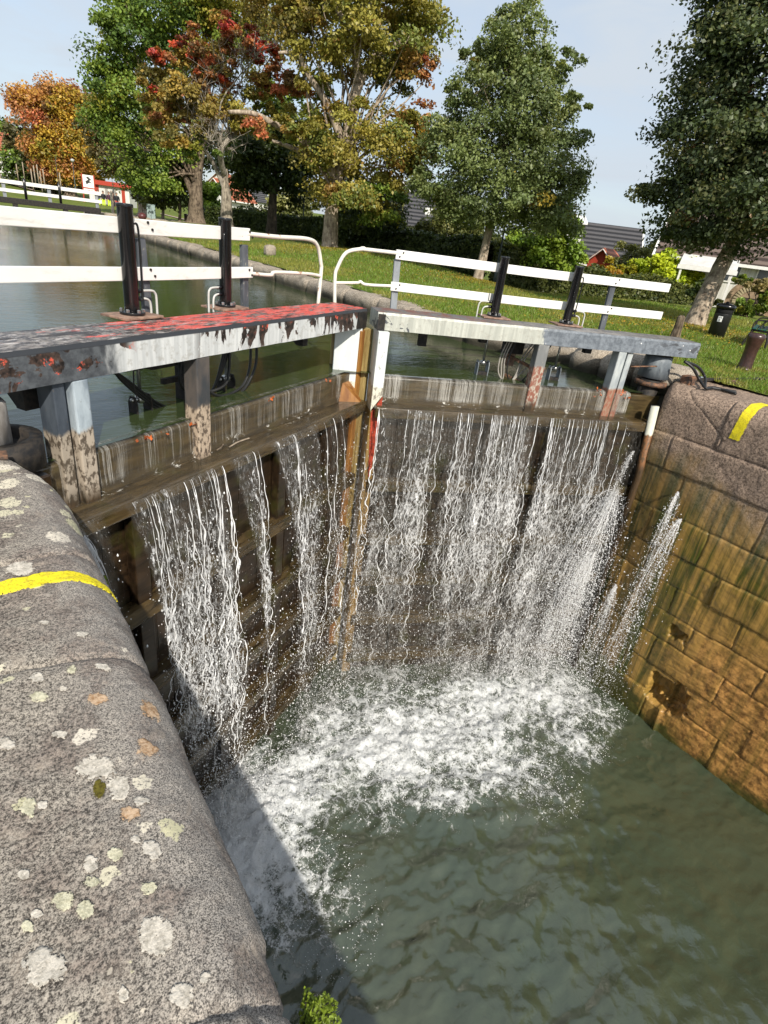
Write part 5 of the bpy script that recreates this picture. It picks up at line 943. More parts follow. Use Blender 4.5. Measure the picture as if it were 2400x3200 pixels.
# hedge: a clipped wall of leaves following the back of the lawn
def hedge(name, label, line, n, size, pal, seed, depth=1.2, cat='hedge', pal2=None):
    """line: (px at the foot, py of the foot, py of the top, distance)"""
    A = [far(p, f, d) for p, f, t_, d in line]; Z = [(far(p, f, d)[2], far(p, t_, d)[2]) for p, f, t_, d in line]; r0 = np.random.default_rng(seed)
    A = np.array(A)[:, :2]; Z = np.array(Z); seg = np.linalg.norm(np.diff(A, axis=0), axis=1); cum = np.concatenate([[0], np.cumsum(seg)])
    q_ = r0.random(n)*cum[-1]; X = np.interp(q_, cum, A[:, 0]); Y = np.interp(q_, cum, A[:, 1]); z0 = np.interp(q_, cum, Z[:, 0])-.25; z1 = np.interp(q_, cum, Z[:, 1])
    tx = np.interp(q_+.1, cum, A[:, 0])-np.interp(q_-.1, cum, A[:, 0]); ty = np.interp(q_+.1, cum, A[:, 1])-np.interp(q_-.1, cum, A[:, 1]); l = np.hypot(tx, ty)+1e-6; nx, ny = -ty/l, tx/l; s_ = np.sign(nx*X+ny*Y); nx, ny = nx*s_, ny*s_
    face = r0.random(n); bul = .30*(fbm(q_*.9, z0, 0, seed, 3)-.5)*2; z1 = z1+.22*(fbm(q_*.7, 0, 3, seed, 3)-.5)*2
    d = np.where(face < .72, .06*r0.normal(0, 1, n)+bul*.5, r0.random(n)*depth); z = np.where(face < .72, z0+(z1-z0)*r0.random(n), z1+.08*r0.normal(0, 1, n)+.12)
    d = d+.25*(fbm(q_*1.6, z*1.8, 0, seed+5, 3)-.5)
    P = np.stack([X+nx*d, Y+ny*d, z], -1); up = np.where((face < .72)[:, None], np.stack([-nx, -ny, 0*nx+.5], -1), np.array([0, 0, 1.]))
    cl = (vnoise(q_*1.1, z*1.3, 0, seed+8)*8).astype(int) % 7; c7 = pick(pal, 7, r0); tint = c7[cl]*(.75+.5*r0.random((n, 1)))
    m = r0.random(n) < .3; tint[m] = pick(pal2 or pal, m.sum(), r0)
    V, F, tt = leaves(P, up, size*np.ones(n), tint, r0); o = mk(name, V, F, MAT['leaf'], None, col=tt); 
    core = MB(); N_ = []
    for i in range(len(A)): 
        dv = A[i]/np.linalg.norm(A[i]); a_ = A[i]+dv*.30; b_ = A[i]+dv*depth; N_ += [(a_[0], a_[1], Z[i, 0]-.4), (a_[0], a_[1], Z[i, 1]-.22), (b_[0], b_[1], Z[i, 1]-.22), (b_[0], b_[1], Z[i, 0]-.4)]
    F = [[i*4+j, i*4+(j+1) % 4, (i+1)*4+(j+1) % 4, (i+1)*4+j] for i in range(len(A)-1) for j in range(4)]+[[3, 2, 1, 0], [len(N_)-4+j for j in range(4)]]
    mk('twigs', N_, F, MAT['hedge_core'], o); return tag(o, label, cat)
MAT['hedge_core'] = plain('hedge_twigs', (.014, .013, .007), .95, .3)
hedge('hedge', 'long dark clipped hedge running behind the tree trunks', [(645, 715, 655, 50), (760, 740, 672, 46), (870, 775, 680, 42), (1000, 800, 700, 38), (1120, 850, 715, 34), (1280, 890, 735, 31), (1420, 915, 752, 30), (1500, 925, 770, 29.6)], 60000, .15, 'hedge', 200)
hedge('hedge', 'olive hedge below the houses on the right of the slim tree', [(1520, 925, 770, 29.4), (1640, 945, 790, 30), (1760, 962, 830, 31), (1900, 968, 868, 32), (2020, 974, 885, 33), (2120, 978, 905, 33.5), (2185, 980, 925, 34)], 46000, .15, 'hedge2', 210, pal2='hedge')
def shrub(label, bl, dist, n, size, seed, name='shrub', clump=.5, flat=.8):
    B = [blob(a, b_, dist+dd, r, h, p, w) for a, b_, r, h, p, w, dd in bl]; c = B[0][0]; base = np.array([c[0], c[1], float(ground_z(c[0], c[1]))-.1]); t = thing(name, label, 'shrub', base); mb = MB(); r0 = np.random.default_rng(seed)
    V, F, tt, cc = foliage([(np.array(x[0])-base, *x[1:]) for x in B], n, size, seed, clump, flat, .3)
    for k in range(10): limb(mb, (r0.normal(0, .15), r0.normal(0, .15), 0), cc[int(r0.integers(0, len(cc)))], .03, .008, k+seed, sides=5)
    mb.build('stem', MAT['bark_brown'], t, True); mk('crown', V, F, MAT['leaf'], t, col=tt); return t
shrub('tall pale olive shrub behind the hedge left of the slim tree', [(1400, 730, 90, 70, 'hedge2', 1, 0), (1340, 760, 60, 60, 'hedge2', 1, 0), (1460, 740, 60, 60, 'hedge2', 1, 0), (1400, 690, 60, 36, 'pale', 1, 0)], 33.5, 14000, .16, 301)
shrub('bright green shrub rising behind the hedge right of the slim tree', [(1690, 770, 90, 80, 'bright', 1, 0), (1740, 730, 70, 60, 'bright', 1, 0), (1640, 800, 60, 60, 'bright', 1, 0), (1770, 800, 70, 60, 'bright', 1, 0), (1760, 690, 40, 40, 'bright', .8, 0)], 30.5, 16000, .17, 311)
shrub('dark shrub mass under the crown of the slim tree', [(1580, 760, 90, 60, 'hedge', 1, 0), (1540, 800, 60, 60, 'hedge2', 1, 0)], 31.5, 9000, .16, 316)
shrub('domed yellow green shrub shining above the right hedge', [(2070, 830, 90, 46, 'yellowgreen', 1, 0), (2010, 850, 60, 40, 'yellowgreen', 1, 0), (2140, 850, 60, 46, 'yellowgreen', 1, 0), (2170, 890, 40, 36, 'yellowgreen', .8, -.4), (2080, 870, 90, 40, 'yellowgreen', .8, -.4)], 37, 22000, .19, 321, clump=.4)
shrub('yellow and orange tinted shrub in front of the red shed', [(1905, 845, 60, 34, 'yellow', 1, 0), (1960, 860, 60, 36, 'yellow', 1, 0), (1860, 860, 40, 30, 'hedge2', 1, 0), (2010, 885, 50, 26, 'yellow', .8, -.3)], 36, 11000, .17, 331, clump=.4)
shrub('feathery grey green shrub behind the yellow green dome', [(2010, 790, 80, 36, 'pale', 1, 0), (2090, 770, 70, 34, 'pale', 1, 0), (1970, 815, 50, 36, 'hedge2', 1, 0), (2130, 785, 50, 30, 'pale', 1, 0)], 41, 11000, .13, 341)
shrub('low green bush growing over the stone arch doorway', [(2330, 955, 40, 24, 'green', 1, 0), (2370, 960, 40, 26, 'green', 1, 0), (2290, 965, 30, 16, 'green', 1, 0), (2390, 930, 20, 20, 'green', 1, 0)], 29.5, 8000, .14, 351, clump=.35)
shrub('dry brown grassy bush covering the bank above the stone arch', [(2390, 900, 40, 36, 'dry', 1, 0), (2420, 940, 40, 50, 'dry', 1, 0), (2350, 885, 36, 16, 'dry', 1, 0), (2320, 870, 30, 10, 'green', 1, 0)], 32.5, 9000, .13, 356, clump=.4)
shrub('dark bush beside the leaning trunk below the white awning', [(2190, 900, 40, 30, 'hedge', 1, 0), (2215, 930, 36, 30, 'hedge2', 1, 0)], 28.5, 6000, .14, 359, clump=.35)
shrub('round light green bush behind the grey trunk of the half bare maple', [(650, 630, 40, 50, 'bright', 1, 0), (670, 590, 40, 40, 'bright', 1, 0), (640, 680, 40, 30, 'hedge', 1, -6)], 62, 9000, .26, 362, clump=.6)
shrub('pale yellowish shrub glimpsed between the brown trunk and the big maple', [(905, 620, 50, 40, 'pale', 1, 0), (880, 660, 70, 40, 'hedge2', 1, 0), (950, 640, 50, 50, 'hedge2', 1, 0), (800, 670, 50, 30, 'hedge', 1, 0)], 50, 12000, .2, 366, clump=.6)
shrub('dark drooping shrub right of the big maple trunk', [(1150, 680, 110, 60, 'hedge', 1, 0), (1230, 700, 50, 50, 'hedge', 1, 0), (1080, 690, 60, 50, 'hedge', 1, 0)], 34.5, 14000, .17, 369, clump=.55)
shrub('light sprays of birch leaves above the black roofed house', [(1245, 645, 20, 26, 'pale', 1, 0), (1235, 690, 16, 26, 'pale', 1, 0)], 45, 1500, .2, 371, clump=.5)
# little fern tufts growing from the near wall
def tuft(label, p, n, L_, seed, size):
    r0 = np.random.default_rng(seed); t = thing('wall_fern', label, 'fern', p); mb = MB(); C, T = [], []
    for k in range(n):
        a = np.array([.45+r0.random()*.6, r0.normal(0, .55), r0.random()*.9+.15]); a *= L_*r0.uniform(.5, 1.)/np.linalg.norm(a); e = a+np.array([0, 0, -.12*L_]); P = curve([(0, 0, 0), a*.55+np.array([0, 0, .03]), e], 12); mb.tube(P, .0018, 4)
        for q_ in range(3, len(P)): 
            for s_ in (-1, 1, 0): C.append(P[q_]+np.cross(a/np.linalg.norm(a), (0, 0, 1))*s_*size*.7+r0.normal(0, size*.25, 3)); T.append(np.array((.20, .27, .03))*r0.uniform(.6, 1.3))
    mb.build('stalk', MAT['hedge_core'], t); V, F, tt = leaves(np.array(C), np.array([0, -.2, .8]), size*np.ones(len(C)), np.array(T), r0); mk('frond', V, F, MAT['leaf'], t, col=tt)
tuft('yellow green fern tuft growing from the near wall at the bottom of the view', (.395, .545, -.33), 24, .12, 5, .0115)
tuft('small green fern tuft on the near wall left of the falling water', (.40, 2.55, -.62), 12, .10, 6, .010)
tuft('tiny sprig on the near wall above the larger fern tuft', (.39, 2.78, -.34), 6, .05, 7, .008)
# ------------------------------------------------------------------ houses
def tiles(name, a, b, per=.32):
    m = M(name, .7, .3); w = m.n('ShaderNodeTexWave', wave_type='BANDS', bands_direction='Z'); m.put(w.inputs['Vector'], m.co()); w.inputs['Scale'].default_value = .31416/per*1.0; w.inputs['Distortion'].default_value = 0
    n = m.noise(m.co((9, 9, 9)), 1, 4, .6); m.set(base=m.mix(m.step(m.math('ADD', m.math('MULTIPLY', w.outputs['Fac'], .7), m.math('MULTIPLY', n, .5)), .35, .85), a, b), normal=m.bump(w.outputs['Fac'], .8, .05)); return m.m
def boards(name, c):
    m = M(name, .7, .3); n = m.noise(m.co((14, 14, .5)), 1, 3, .6); m.set(base=m.mix(m.step(n, .35, .65), tuple(x*.75 for x in c), c)); return m.m
HM = dict(black_tile=tiles('black_roof_tiles', (.018, .018, .02), (.085, .082, .085)), brown_tile=tiles('brown_roof_tiles', (.045, .03, .025), (.16, .12, .10)), red_tile=tiles('red_roof_tiles', (.22, .06, .03), (.42, .14, .07)),
    white_wall=boards('white_house_boards', (.74, .73, .68)), red_wall=boards('red_shed_boards', (.42, .055, .03)), trim=plain('white_trim', (.80, .79, .75), .5, .06), glass=plain('window_glass', (.05, .06, .07), .08, .2, 3, .8), awning=plain('grey_white_canvas', (.58, .57, .54), .7, .12, 2), brick=None)
def house(name, label, px, py, dist, w, dp, h, rise, yaw, roof, wall, zb=None, over=.35, cat='house', win=(), trimmed=True, gable_win=()):
    """ridge runs along local x; front wall looks at -y"""
    p = far(px, py, dist); z0 = p[2]; view = math.atan2(p[1], p[0])-math.pi/2; t = thing(name, label, cat, (p[0], p[1], z0), view+yaw)
    MB().prism([(-w/2, 0, -2.5), (-w/2, dp, -2.5), (-w/2, dp, h), (-w/2, dp/2, h+rise), (-w/2, 0, h)], (w, 0, 0)).build('wall', HM[wall], t)
    sl = rise/(dp/2); th = .14
    rf = MB().prism([(-w/2-over, -over, h-over*sl), (-w/2-over, dp/2, h+rise), (-w/2-over, dp+over, h-over*sl), (-w/2-over, dp+over, h-over*sl+th), (-w/2-over, dp/2, h+rise+th), (-w/2-over, -over, h-over*sl+th)], (w+2*over, 0, 0)).build('roof', HM[roof], t)
    if trimmed:
        for s_ in (-1, 1):
            x = s_*(w/2+over+.012); b_ = MB()
            b_.bar((x, -over-.05, h-over*sl), (x, dp/2, h+rise+.05), .03, .26, (1, 0, 0)); b_.bar((x, dp+over+.05, h-over*sl), (x, dp/2, h+rise+.05), .03, .26, (1, 0, 0)); b_.build('barge_board', HM['trim'], t)
        MB().box(-w/2-over, w/2+over, -over-.12, -over-.004, h-over*sl-.05, h-over*sl+.10).build('gutter', HM['trim'], t)
    for (x, z, ww, hh) in win:
        f = MB().box(x-ww/2, x+ww/2, -.06, -.005, z, z+hh).build('window', HM['trim'], t); n = max(1, round(ww/.6))
        for k in range(n):
            a = x-ww/2+.07+k*(ww-.07)/n; MB().box(a, a+(ww-.07)/n-.07, -.075, -.062, z+.08, z+hh-.08).build('pane', HM['glass'], f)
    return t
# dark roofed house with a dormer
h1 = house('house', 'black tiled house with white dormer and white gable boards behind the hedges', 1822, 880, 52, 7.4, 7.6, 1.5, 2.8, R(6), 'black_tile', 'white_wall', win=((1.6, -.2, .9, 1.1),))
p = MB().prism([(-3.2, .9, 2.2), (-3.2, .9, 4.1), (-3.2, 4.0, 4.6), (-3.2, 3.6, 3.3)], (2.3, 0, 0)).build('dormer', HM['white_wall'], h1); MB().prism([(-3.4, .55, 4.08), (-3.4, .55, 4.22), (-3.4, 4.1, 4.86), (-3.4, 4.1, 4.72)], (2.7, 0, 0)).build('dormer_roof', HM['trim'], p)
f = MB().box(-2.9, -1.5, .84, .895, 2.9, 3.95).build('window', HM['trim'], p)
# red shed in front of it
house('shed', 'small red boarded shed with white gable boards in front of the black tiled house', 1922, 866, 45, 3.0, 1.7, .75, .8, R(78), 'red_tile', 'red_wall', over=.22, cat='shed')
# brown roofed house at the right edge
h3 = house('house', 'brown tiled house with a long white window band at the right edge', 2345, 915, 37, 9.5, 8.6, 1.55, 4.6, R(2), 'brown_tile', 'white_wall', win=((1.05, .35, 2.2, 1.0), (-1.2, .35, .9, 1.0)))
MB().box(-2.6, -1.2, 2.2, 2.5, 3.5, 4.1).build('roof_window', HM['trim'], h3)
t = thing('awning', 'pale canvas awning roof slung beside the brown tiled house', 'awning', far(2215, 905, 35.5), math.atan2(*far(2215, 905, 35.5)[1::-1])-math.pi/2)
MB().prism([(-1.75, 0, .95), (-1.75, 2.6, 2.0), (-1.75, 2.6, 2.08), (-1.75, 0, 1.03)], (2.7, 0, 0)).build('canvas', HM['awning'], t); MB().box(-1.8, 1.0, -.05, -.005, .80, 1.0).build('fascia', HM['trim'], t)
for x in (-1.6, .8): MB().box(x-.05, x+.05, .0, .1, -1.5, .94).build('pole', HM['trim'], t)
tag(MB().box(0, .5, 0, .35, 0, .55).build('crate', HM['red_wall'], None, bevel=.02), 'small red box half hidden beside the leaning trunk under the awning', 'box').location = [float(v) for v in far(2237, 895, 34)]
# black roof in the gap right of the big maple
h4 = house('house', 'black roofed house with a skylight peeping out right of the big maple', 1272, 745, 58, 7.5, 8, 1.2, 2.6, R(-8), 'black_tile', 'white_wall', trimmed=False)
MB().box(1.2, 1.9, 1.3, 1.75, 2.15, 2.75).build('skylight', HM['trim'], h4)
house('house', 'white gabled house edge behind the pale olive shrub', 1350, 735, 66, 4.5, 6, 2.0, 2.4, R(70), 'black_tile', 'white_wall')
house('house', 'small distant red roofed house between the black roof and the maple', 1262, 690, 95, 4, 5, 2.0, 1.4, R(75), 'red_tile', 'white_wall')
h5 = house('house', 'white two storey house with red tiled roof seen under the maple limbs', 757, 668, 88, 5.2, 4.6, 1.6, 2.0, R(52), 'red_tile', 'white_wall', win=((-.8, -.6, .8, .9), (.9, -.6, .8, .9)))
MB().box(-1.9, -1.3, 1.9, 2.5, 3.0, 4.4).build('chimney', HM['black_tile'], h5)
MB().box(2.605, 2.64, 1.9, 2.8, 1.6, 2.5).build('window', HM['glass'], h5)
house('house', 'roof peak of a farther house above the white two storey house', 735, 655, 105, 3, 4, 3.2, 1.6, R(60), 'red_tile', 'white_wall')
house('house', 'pale green roofed house far behind the trees', 790, 655, 120, 6, 7, 1.5, 2.2, R(20), 'black_tile', 'white_wall', trimmed=False)
house('house', 'long white house on the hill at the far left edge', 12, 545, 120, 9, 8, 3.2, 2.6, R(15), 'red_tile', 'white_wall', win=((-1, .8, 1, 1.2), (2, .8, 1, 1.2)))
tag(MB().box(0, 26, 0, .2, 0, .9).build('fence', HM['trim'], None), 'low cream fence below the white house on the hill', 'fence').location = [float(v) for v in far(-60, 530, 118)]
# root cellar with brick arch
def arch():
    p = far(2328, 988, 33.5); t = thing('root_cellar', 'old brick arched cellar doorway in an overgrown mound', 'cellar', p, math.atan2(p[1], p[0])-math.pi/2+R(-8))
    st = MB(); r_, ro = .52, 1.05
    pl = [(ro*1.04*math.cos(a), 0, .62+ro*math.sin(a)) for a in np.linspace(0, math.pi, 26)]
    st.prism([(ro*1.04, 0, -1)]+pl+[(-ro*1.04, 0, -1)], (0, .9, 0)).build('mound_wall', plain('cellar_plaster', (.36, .25, .16), .9, .35, 5, bump=.4), t, False)
    bm = plain('cellar_brick', (.52, .43, .27), .85, .2, 7, bump=.3); vs = MB()
    for a in np.linspace(.02, math.pi-.02, 19):
        vs.bar((r_*math.cos(a), -.02, .62+r_*math.sin(a)), ((r_+.26)*math.cos(a), -.02, .62+(r_+.26)*math.sin(a)), .075, .06, (0, 1, 0))
    for s_ in (-1, 1):
        for k in range(9): vs.box(s_*r_, s_*(r_+.24), -.05, .01, .62-.16*(k+1)+.012, .62-.16*k-.004)
    vs.build('brick_arch', bm, t); 
    MB().prism([(r_-.005, -.006, -1)]+[((r_-.005)*math.cos(a), -.006, .62+(r_-.005)*math.sin(a)) for a in np.linspace(0, math.pi, 20)]+[(-r_+.005, -.006, -1)], (0, .004, 0)).build('door', plain('cellar_door', (.06, .045, .038), .8, .3), t)
    MB().prism([((r_-.01)*math.cos(a), -.014, .64+(r_-.04)*math.sin(a)) for a in np.linspace(.35, math.pi-.35, 16)], (0, .006, 0)).build('fanlight_board', plain('fan_board', (.42, .30, .20), .8, .15), t)
arch()
# ------------------------------------------------------------------ lawn furniture
bp = onz(2235, 1052, .03); t = thing('litter_bin', 'black round litter bin with a small white sticker on the lawn', 'litter bin', bp, math.atan2(bp[1], bp[0])-math.pi/2+R(10))
MB().lathe([(.21, 0), (.215, .60), (.215, .605)], 32).build('body', plain('bin_black', (.014, .014, .015), .42, .2, 20), t, True)
MB().lathe([(.235, .735), (.24, .79), (.225, .83), (.12, .86), (.05, .865), (.035, .91)], 32).build('lid', MAT['black'], t, True)
MB().lathe([(.205, .55), (.205, .76)], 32).build('throat', plain('bin_inside', (.002, .002, .002), .9, .1), t, True)
for k in range(9):
    a = R(-90)+R(74)+k*R(212)/8; 
rim = MB()
n_ = 16; a0, a1 = R(-90+62), R(-90+298)
V = [((.2165)*math.cos(a), (.2165)*math.sin(a), z) for a in np.linspace(a0, a1, n_) for z in (.595, .745)]+[((.21)*math.cos(a), (.21)*math.sin(a), z) for a in np.linspace(a0, a1, n_) for z in (.595, .745)]
rim.add(V, [[2*i, 2*i+2, 2*i+3, 2*i+1] for i in range(n_-1)]+[[2*n_+2*i+1, 2*n_+2*i+3, 2*n_+2*i+2, 2*n_+2*i] for i in range(n_-1)]).build('hood_side', MAT['black'], t, True)
def on_bin(a, z, r): return (r*math.cos(R(-90)+a), r*math.sin(R(-90)+a), z)
st_ = MB().add([on_bin(a, z, .2185) for z in (.40, .54) for a in np.linspace(-.62, -.10, 6)], [[i, i+1, i+7, i+6] for i in range(5)]).build('sticker', plain('sticker_white', (.75, .75, .73), .5, .05), t)
ink = plain('sticker_ink', (.02, .02, .02), .5, .1); mk_ = MB()
def dash(a0, z0, a1, z1, w=.016): mk_.bar(on_bin(a0, z0, .2195), on_bin(a1, z1, .2195), .0015, w, on_bin((a0+a1)/2, 0, 1))
dash(-.40, 0.465, -.32, 0.420, .022); dash(-.42, 0.468, -.30, 0.472, .02); dash(-.32, 0.425, -.24, 0.425, .016); dash(-.52, 0.505, -.46, 0.495, .014); dash(-.34, 0.522, -.20, 0.516, .02); dash(-.24, 0.510, -.18, 0.490, .014); dash(-.54, 0.430, -.50, 0.415, .012); dash(-.43, 0.515, -.40, 0.495, .014)
mk_.build('pictogram', ink, st_)
bo = onz(2322, 1158, .0); t = thing('mooring_bollard', 'brown cast iron mooring bollard at the right edge of the lawn', 'bollard', bo); 
MB().lathe([(.15, -.05), (.145, .03), (.125, .035), (.12, .06), (.112, .25), (.112, .36), (.125, .48), (.148, .58), (.152, .62), (.14, .655), (.10, .675), (.02, .68)], 36).build('body', plain('bollard_brown', (.048, .022, .018), .30, .3, 24, .6, bump=.08), t, True)
t = thing('mooring_bollard', 'small dark red domed bollard top behind the white rail on the left', 'bollard', far(446, 700, 45)); MB().lathe([(.17, -.4), (.17, .28), (.26, .36), (.27, .5), (.2, .62), (.02, .68)], 24).build('body', plain('bollard_red', (.10, .03, .03), .4, .2), t, True)
rp_ = onz(843, 798, .16); v_, f_ = rock((0, 0, .16), (.21, .21, .21), 77); o = mk('round_stone', v_, f_, MAT['kerb'], None, True); o.location = [float(a) for a in rp_]; tag(o, 'round pale boulder lying on the lawn near the canal kerb', 'boulder')
# bench (only its near end is in view)
bb = onz(2315, 1080, .03); t = thing('park_bench', 'green slatted bench with black iron ends cut by the right frame edge', 'bench', bb, R(20))
class YB(MB):
    def add(s, V, Fc): return MB.add(s, [(v[0], -v[1], v[2]) for v in V], Fc)
def bench_end(x):
    e = YB(); e.tube(curve([(x, 0, 0), (x, .06, .22), (x, .12, .40)], 5), .025, 8); e.tube(curve([(x, .52, 0), (x, .50, .2), (x, .46, .40), (x, .56, .62), (x, .66, .86)], 5), .025, 8); e.bar((x, .08, .40), (x, .52, .40), .045, .045)
    e.tube(curve([(x, .10, .41), (x, .10, .55), (x, .16, .63), (x, .36, .645), (x, .56, .60)], 6), .02, 8); e.tube(curve([(x, .30, .42), (x, .26, .52), (x, .34, .63)], 5), .014, 6); e.build('bench_end', MAT['dark_iron'], t, True)
bench_end(.05); bench_end(1.55)
gr_ = plain('bench_green', (.012, .075, .06), .45, .2)
for k in range(4): YB().box(0, 1.6, .10+.11*k, .19+.11*k, .425, .455).build('seat_slat', gr_, t, bevel=.006)
for k, (y, z) in enumerate(((.575, .58), (.63, .72), (.665, .83))): YB().bar((0, y-.03, z), (1.6, y-.03, z), .03, .10).build('back_slat', gr_, t, bevel=.006)
# lamps, poles, posts
def lamp(label, px, py, d, h, globe=True, name='street_lamp', r=.045):
    p = far(px, py, d); t = thing(name, label, 'lamp post', p); m = plain('lamp_green', (.05, .065, .055), .5, .2) if 'lamp_green' not in D.materials else D.materials['lamp_green']
    MB().lathe([(.07, 0), (.07, .9), (r, .92), (r*.7, h)], 12).build('pole', m, t, True)
    if globe: MB().lathe([(.05, h-.08), (.17, h), (.21, h+.10), (.17, h+.2), (.05, h+.26)], 16).build('lantern', plain('lamp_globe', (.40, .41, .40), .35, .1) if 'lamp_globe' not in D.materials else D.materials['lamp_globe'], t, True)
lamp('slim park lamp in front of the hedge beside the big maple', 942, 785, 40, 3.6); lamp('white globe lamp beside the orange maple', 238, 612, 82, 3.4); lamp('green lamp pole crossing the foliage right of the slim tree', 1540, 905, 27.5, 3.9, False)
lamp('thin pole among the trees near the small kiosk', 355, 620, 84, 4.2, False, r=.03); lamp('thin pole left of the globe lamp', 186, 602, 84, 3.6, False, r=.03)
t = thing('utility_cabinet', 'pale grey green metal cabinet on the far path', 'cabinet', far(474, 688, 47), R(-18)); cb = plain('cabinet_paint', (.27, .35, .34), .5, .1, 3)
MB().box(-.27, .27, -.2, .2, -.3, .95).build('body', cb, t, bevel=.015); MB().box(-.01, .01, -.207, -.2015, -.2, .9).build('seam', ink, t); MB().box(-.29, .29, -.22, .22, .951, .98).build('lid', cb, t)
t = thing('litter_bin', 'small black bin beside the dark trunk on the far path', 'litter bin', far(585, 694, 48)); MB().lathe([(.2, -.2), (.2, .42), (.22, .42), (.22, .5), (.1, .53)], 16).build('body', MAT['black'], t, True)
t = thing('marker_post', 'pale red edged wooden post standing before the kiosk', 'post', far(353, 664, 56)); MB().box(-.09, .09, -.05, .05, -.4, 1.55).build('post', plain('pale_post', (.62, .52, .42), .7, .12), t); MB().box(.092, .112, -.05, .05, -.4, 1.5).build('edge', HM['red_wall'], t)
for k in range(9):
    px = [58, 77, 112, 122, 104, 141, 5, 132, 192][k]; py = [564, 558, 575, 572, 586, 586, 578, 592, 596][k]
    q = tag(MB().lathe([(.07, -.3), (.06, 1.9), (.02, 1.92)], 8).build('tree_stake', MAT['bark_pale'], None, True), 'thin pale tree stake standing on the far left slope', 'stake', 'stakes on the far slope'); q.location = [float(v) for v in far(px, py, 88 if px > 90 else 100)]
t = thing('stump', 'short split wooden stump at the foot of the leaning tree', 'stump', onz(2108, 1055, .05)); MB().lathe([(.14, -.1), (.10, .2), (.09, .48), (.05, .52)], 11).build('wood', MAT['bark_brown'], t)
# small kiosk, framed notice, people
kp = far(340, 650, 86); t = thing('kiosk', 'small white kiosk with red panels under the trees on the far left', 'kiosk', kp, math.atan2(kp[1], kp[0])-math.pi/2+R(-22))
MB().box(-2.2, 2.6, .0, 2.4, -.3, 2.4).build('wall', HM['white_wall'], t); MB().prism([(-2.5, -.4, 2.4), (-2.5, 1.2, 2.9), (-2.5, 2.8, 2.4)], (5.4, 0, 0)).build('roof', HM['red_wall'], t)
for x in (-1.2, 1.9): MB().box(x-.2, x+.2, -.03, -.004, -.3, 2.4).build('panel', HM['red_wall'], t)
for x in (-.1, .9): MB().box(x-.16, x+.16, -.03, -.004, -.3, 2.2).build('panel', plain('grey_panel', (.30, .28, .25), .7, .1), t)
sp_ = far(283, 640, 82); t = thing('notice_board', 'framed notice board with a black emblem on two red posts', 'notice board', sp_, math.atan2(sp_[1], sp_[0])-math.pi/2)
for x in (-.62, .62): MB().box(x-.06, x+.06, -.05, .05, -.5, 3.1).build('post', HM['red_wall'], t)
MB().box(-.55, .55, -.04, .04, 1.75, 3.0).build('panel', HM['trim'], t); MB().box(-.55, .55, -.04, .04, 1.15, 1.62).build('text_panel', HM['trim'], t); MB().box(-.6, .6, -.05, .05, 1.63, 1.74).build('bar', HM['red_wall'], t)
e = MB(); e.prism([(-.30, -.048, 2.35), (.02, -.048, 2.55), (-.2, -.048, 2.72), (.0, -.048, 2.86), (.34, -.048, 2.55), (.1, -.048, 2.45), (.36, -.048, 2.2), (.1, -.048, 2.25), (-.2, -.048, 2.05)], (0, .006, 0)); e.build('emblem', ink, t)
e = MB(); 
for x0, w in ((-.46, .14), (-.27, .06), (-.16, .12), (-.01, .14), (.17, .1), (.31, .14)): e.box(x0, x0+w, -.048, -.042, 1.28, 1.5)
e.build('lettering', HM['red_wall'], t)
def person(label, p, face, jacket, trouser, seedp):
    t = thing('person', label, 'person', p, face)
    def skin(name, V, E_, Rr, mat, par):
        me = D.meshes.new(name); me.from_pydata([Vector(v) for v in V], E_, []); me.materials.append(mat); o = D.objects.new(name, me); COL.objects.link(o); o.parent = par
        m = o.modifiers.new('skin', 'SKIN'); me.skin_vertices
        if not me.skin_vertices: me.attributes.new('skin', 'FLOAT', 'POINT')
        return o
    mb = MB()
    b_ = MB(); b_.lathe([(.05, 1.36), (.055, 1.44), (.075, 1.48), (.10, 1.56), (.102, 1.64), (.08, 1.71), (.02, 1.74)], 14)
    skin_m = D.materials.get('skin') or plain('skin', (.45, .26, .18), .6, .08)
    for s_ in (-1, 1): b_.tube([(s_*.27, -.06, .92), (s_*.28, -.08, .84), (s_*.27, -.09, .78)], [.038, .042, .02], 8)
    b_.build('body', skin_m, t, True)
    hr = MB().lathe([(.108, 1.60), (.112, 1.67), (.088, 1.735), (.02, 1.76)], 14, (0, .012, 0)).build('hair', D.materials.get('hair') or plain('hair', (.05, .035, .025), .6, .2), t, True)
    j = MB(); V = []
    for z, rx, ry in ((.86, .19, .125), (1.0, .185, .12), (1.2, .21, .13), (1.34, .215, .12), (1.41, .12, .09), (1.43, .06, .06)): V.append((z, rx, ry))
    n = 16; j.add([(rx*math.cos(a), ry*math.sin(a), z) for z, rx, ry in V for a in np.linspace(0, 2*math.pi, n, endpoint=False)], [[i*n+k, i*n+(k+1) % n, (i+1)*n+(k+1) % n, (i+1)*n+k] for i in range(5) for k in range(n)])
    for s_ in (-1, 1): j.tube(curve([(s_*.17, 0, 1.37), (s_*.25, .02, 1.2), (s_*.27, -.03, .93)], 5), np.linspace(.075, .048, 11), 9)
    j.build('jacket', jacket, t, True)
    tr = MB(); 
    for s_ in (-1, 1): tr.tube(curve([(s_*.09, 0, .9), (s_*.10, -.01, .5), (s_*.11, .01, .08)], 5), np.linspace(.105, .065, 11), 10)
    tr.build('trousers', trouser, t, True)
    sh = MB()
    for s_ in (-1, 1): sh.box(s_*.11-.045, s_*.11+.045, -.19, .07, 0, .085)
    sh.build('shoes', ink, t, bevel=.02)
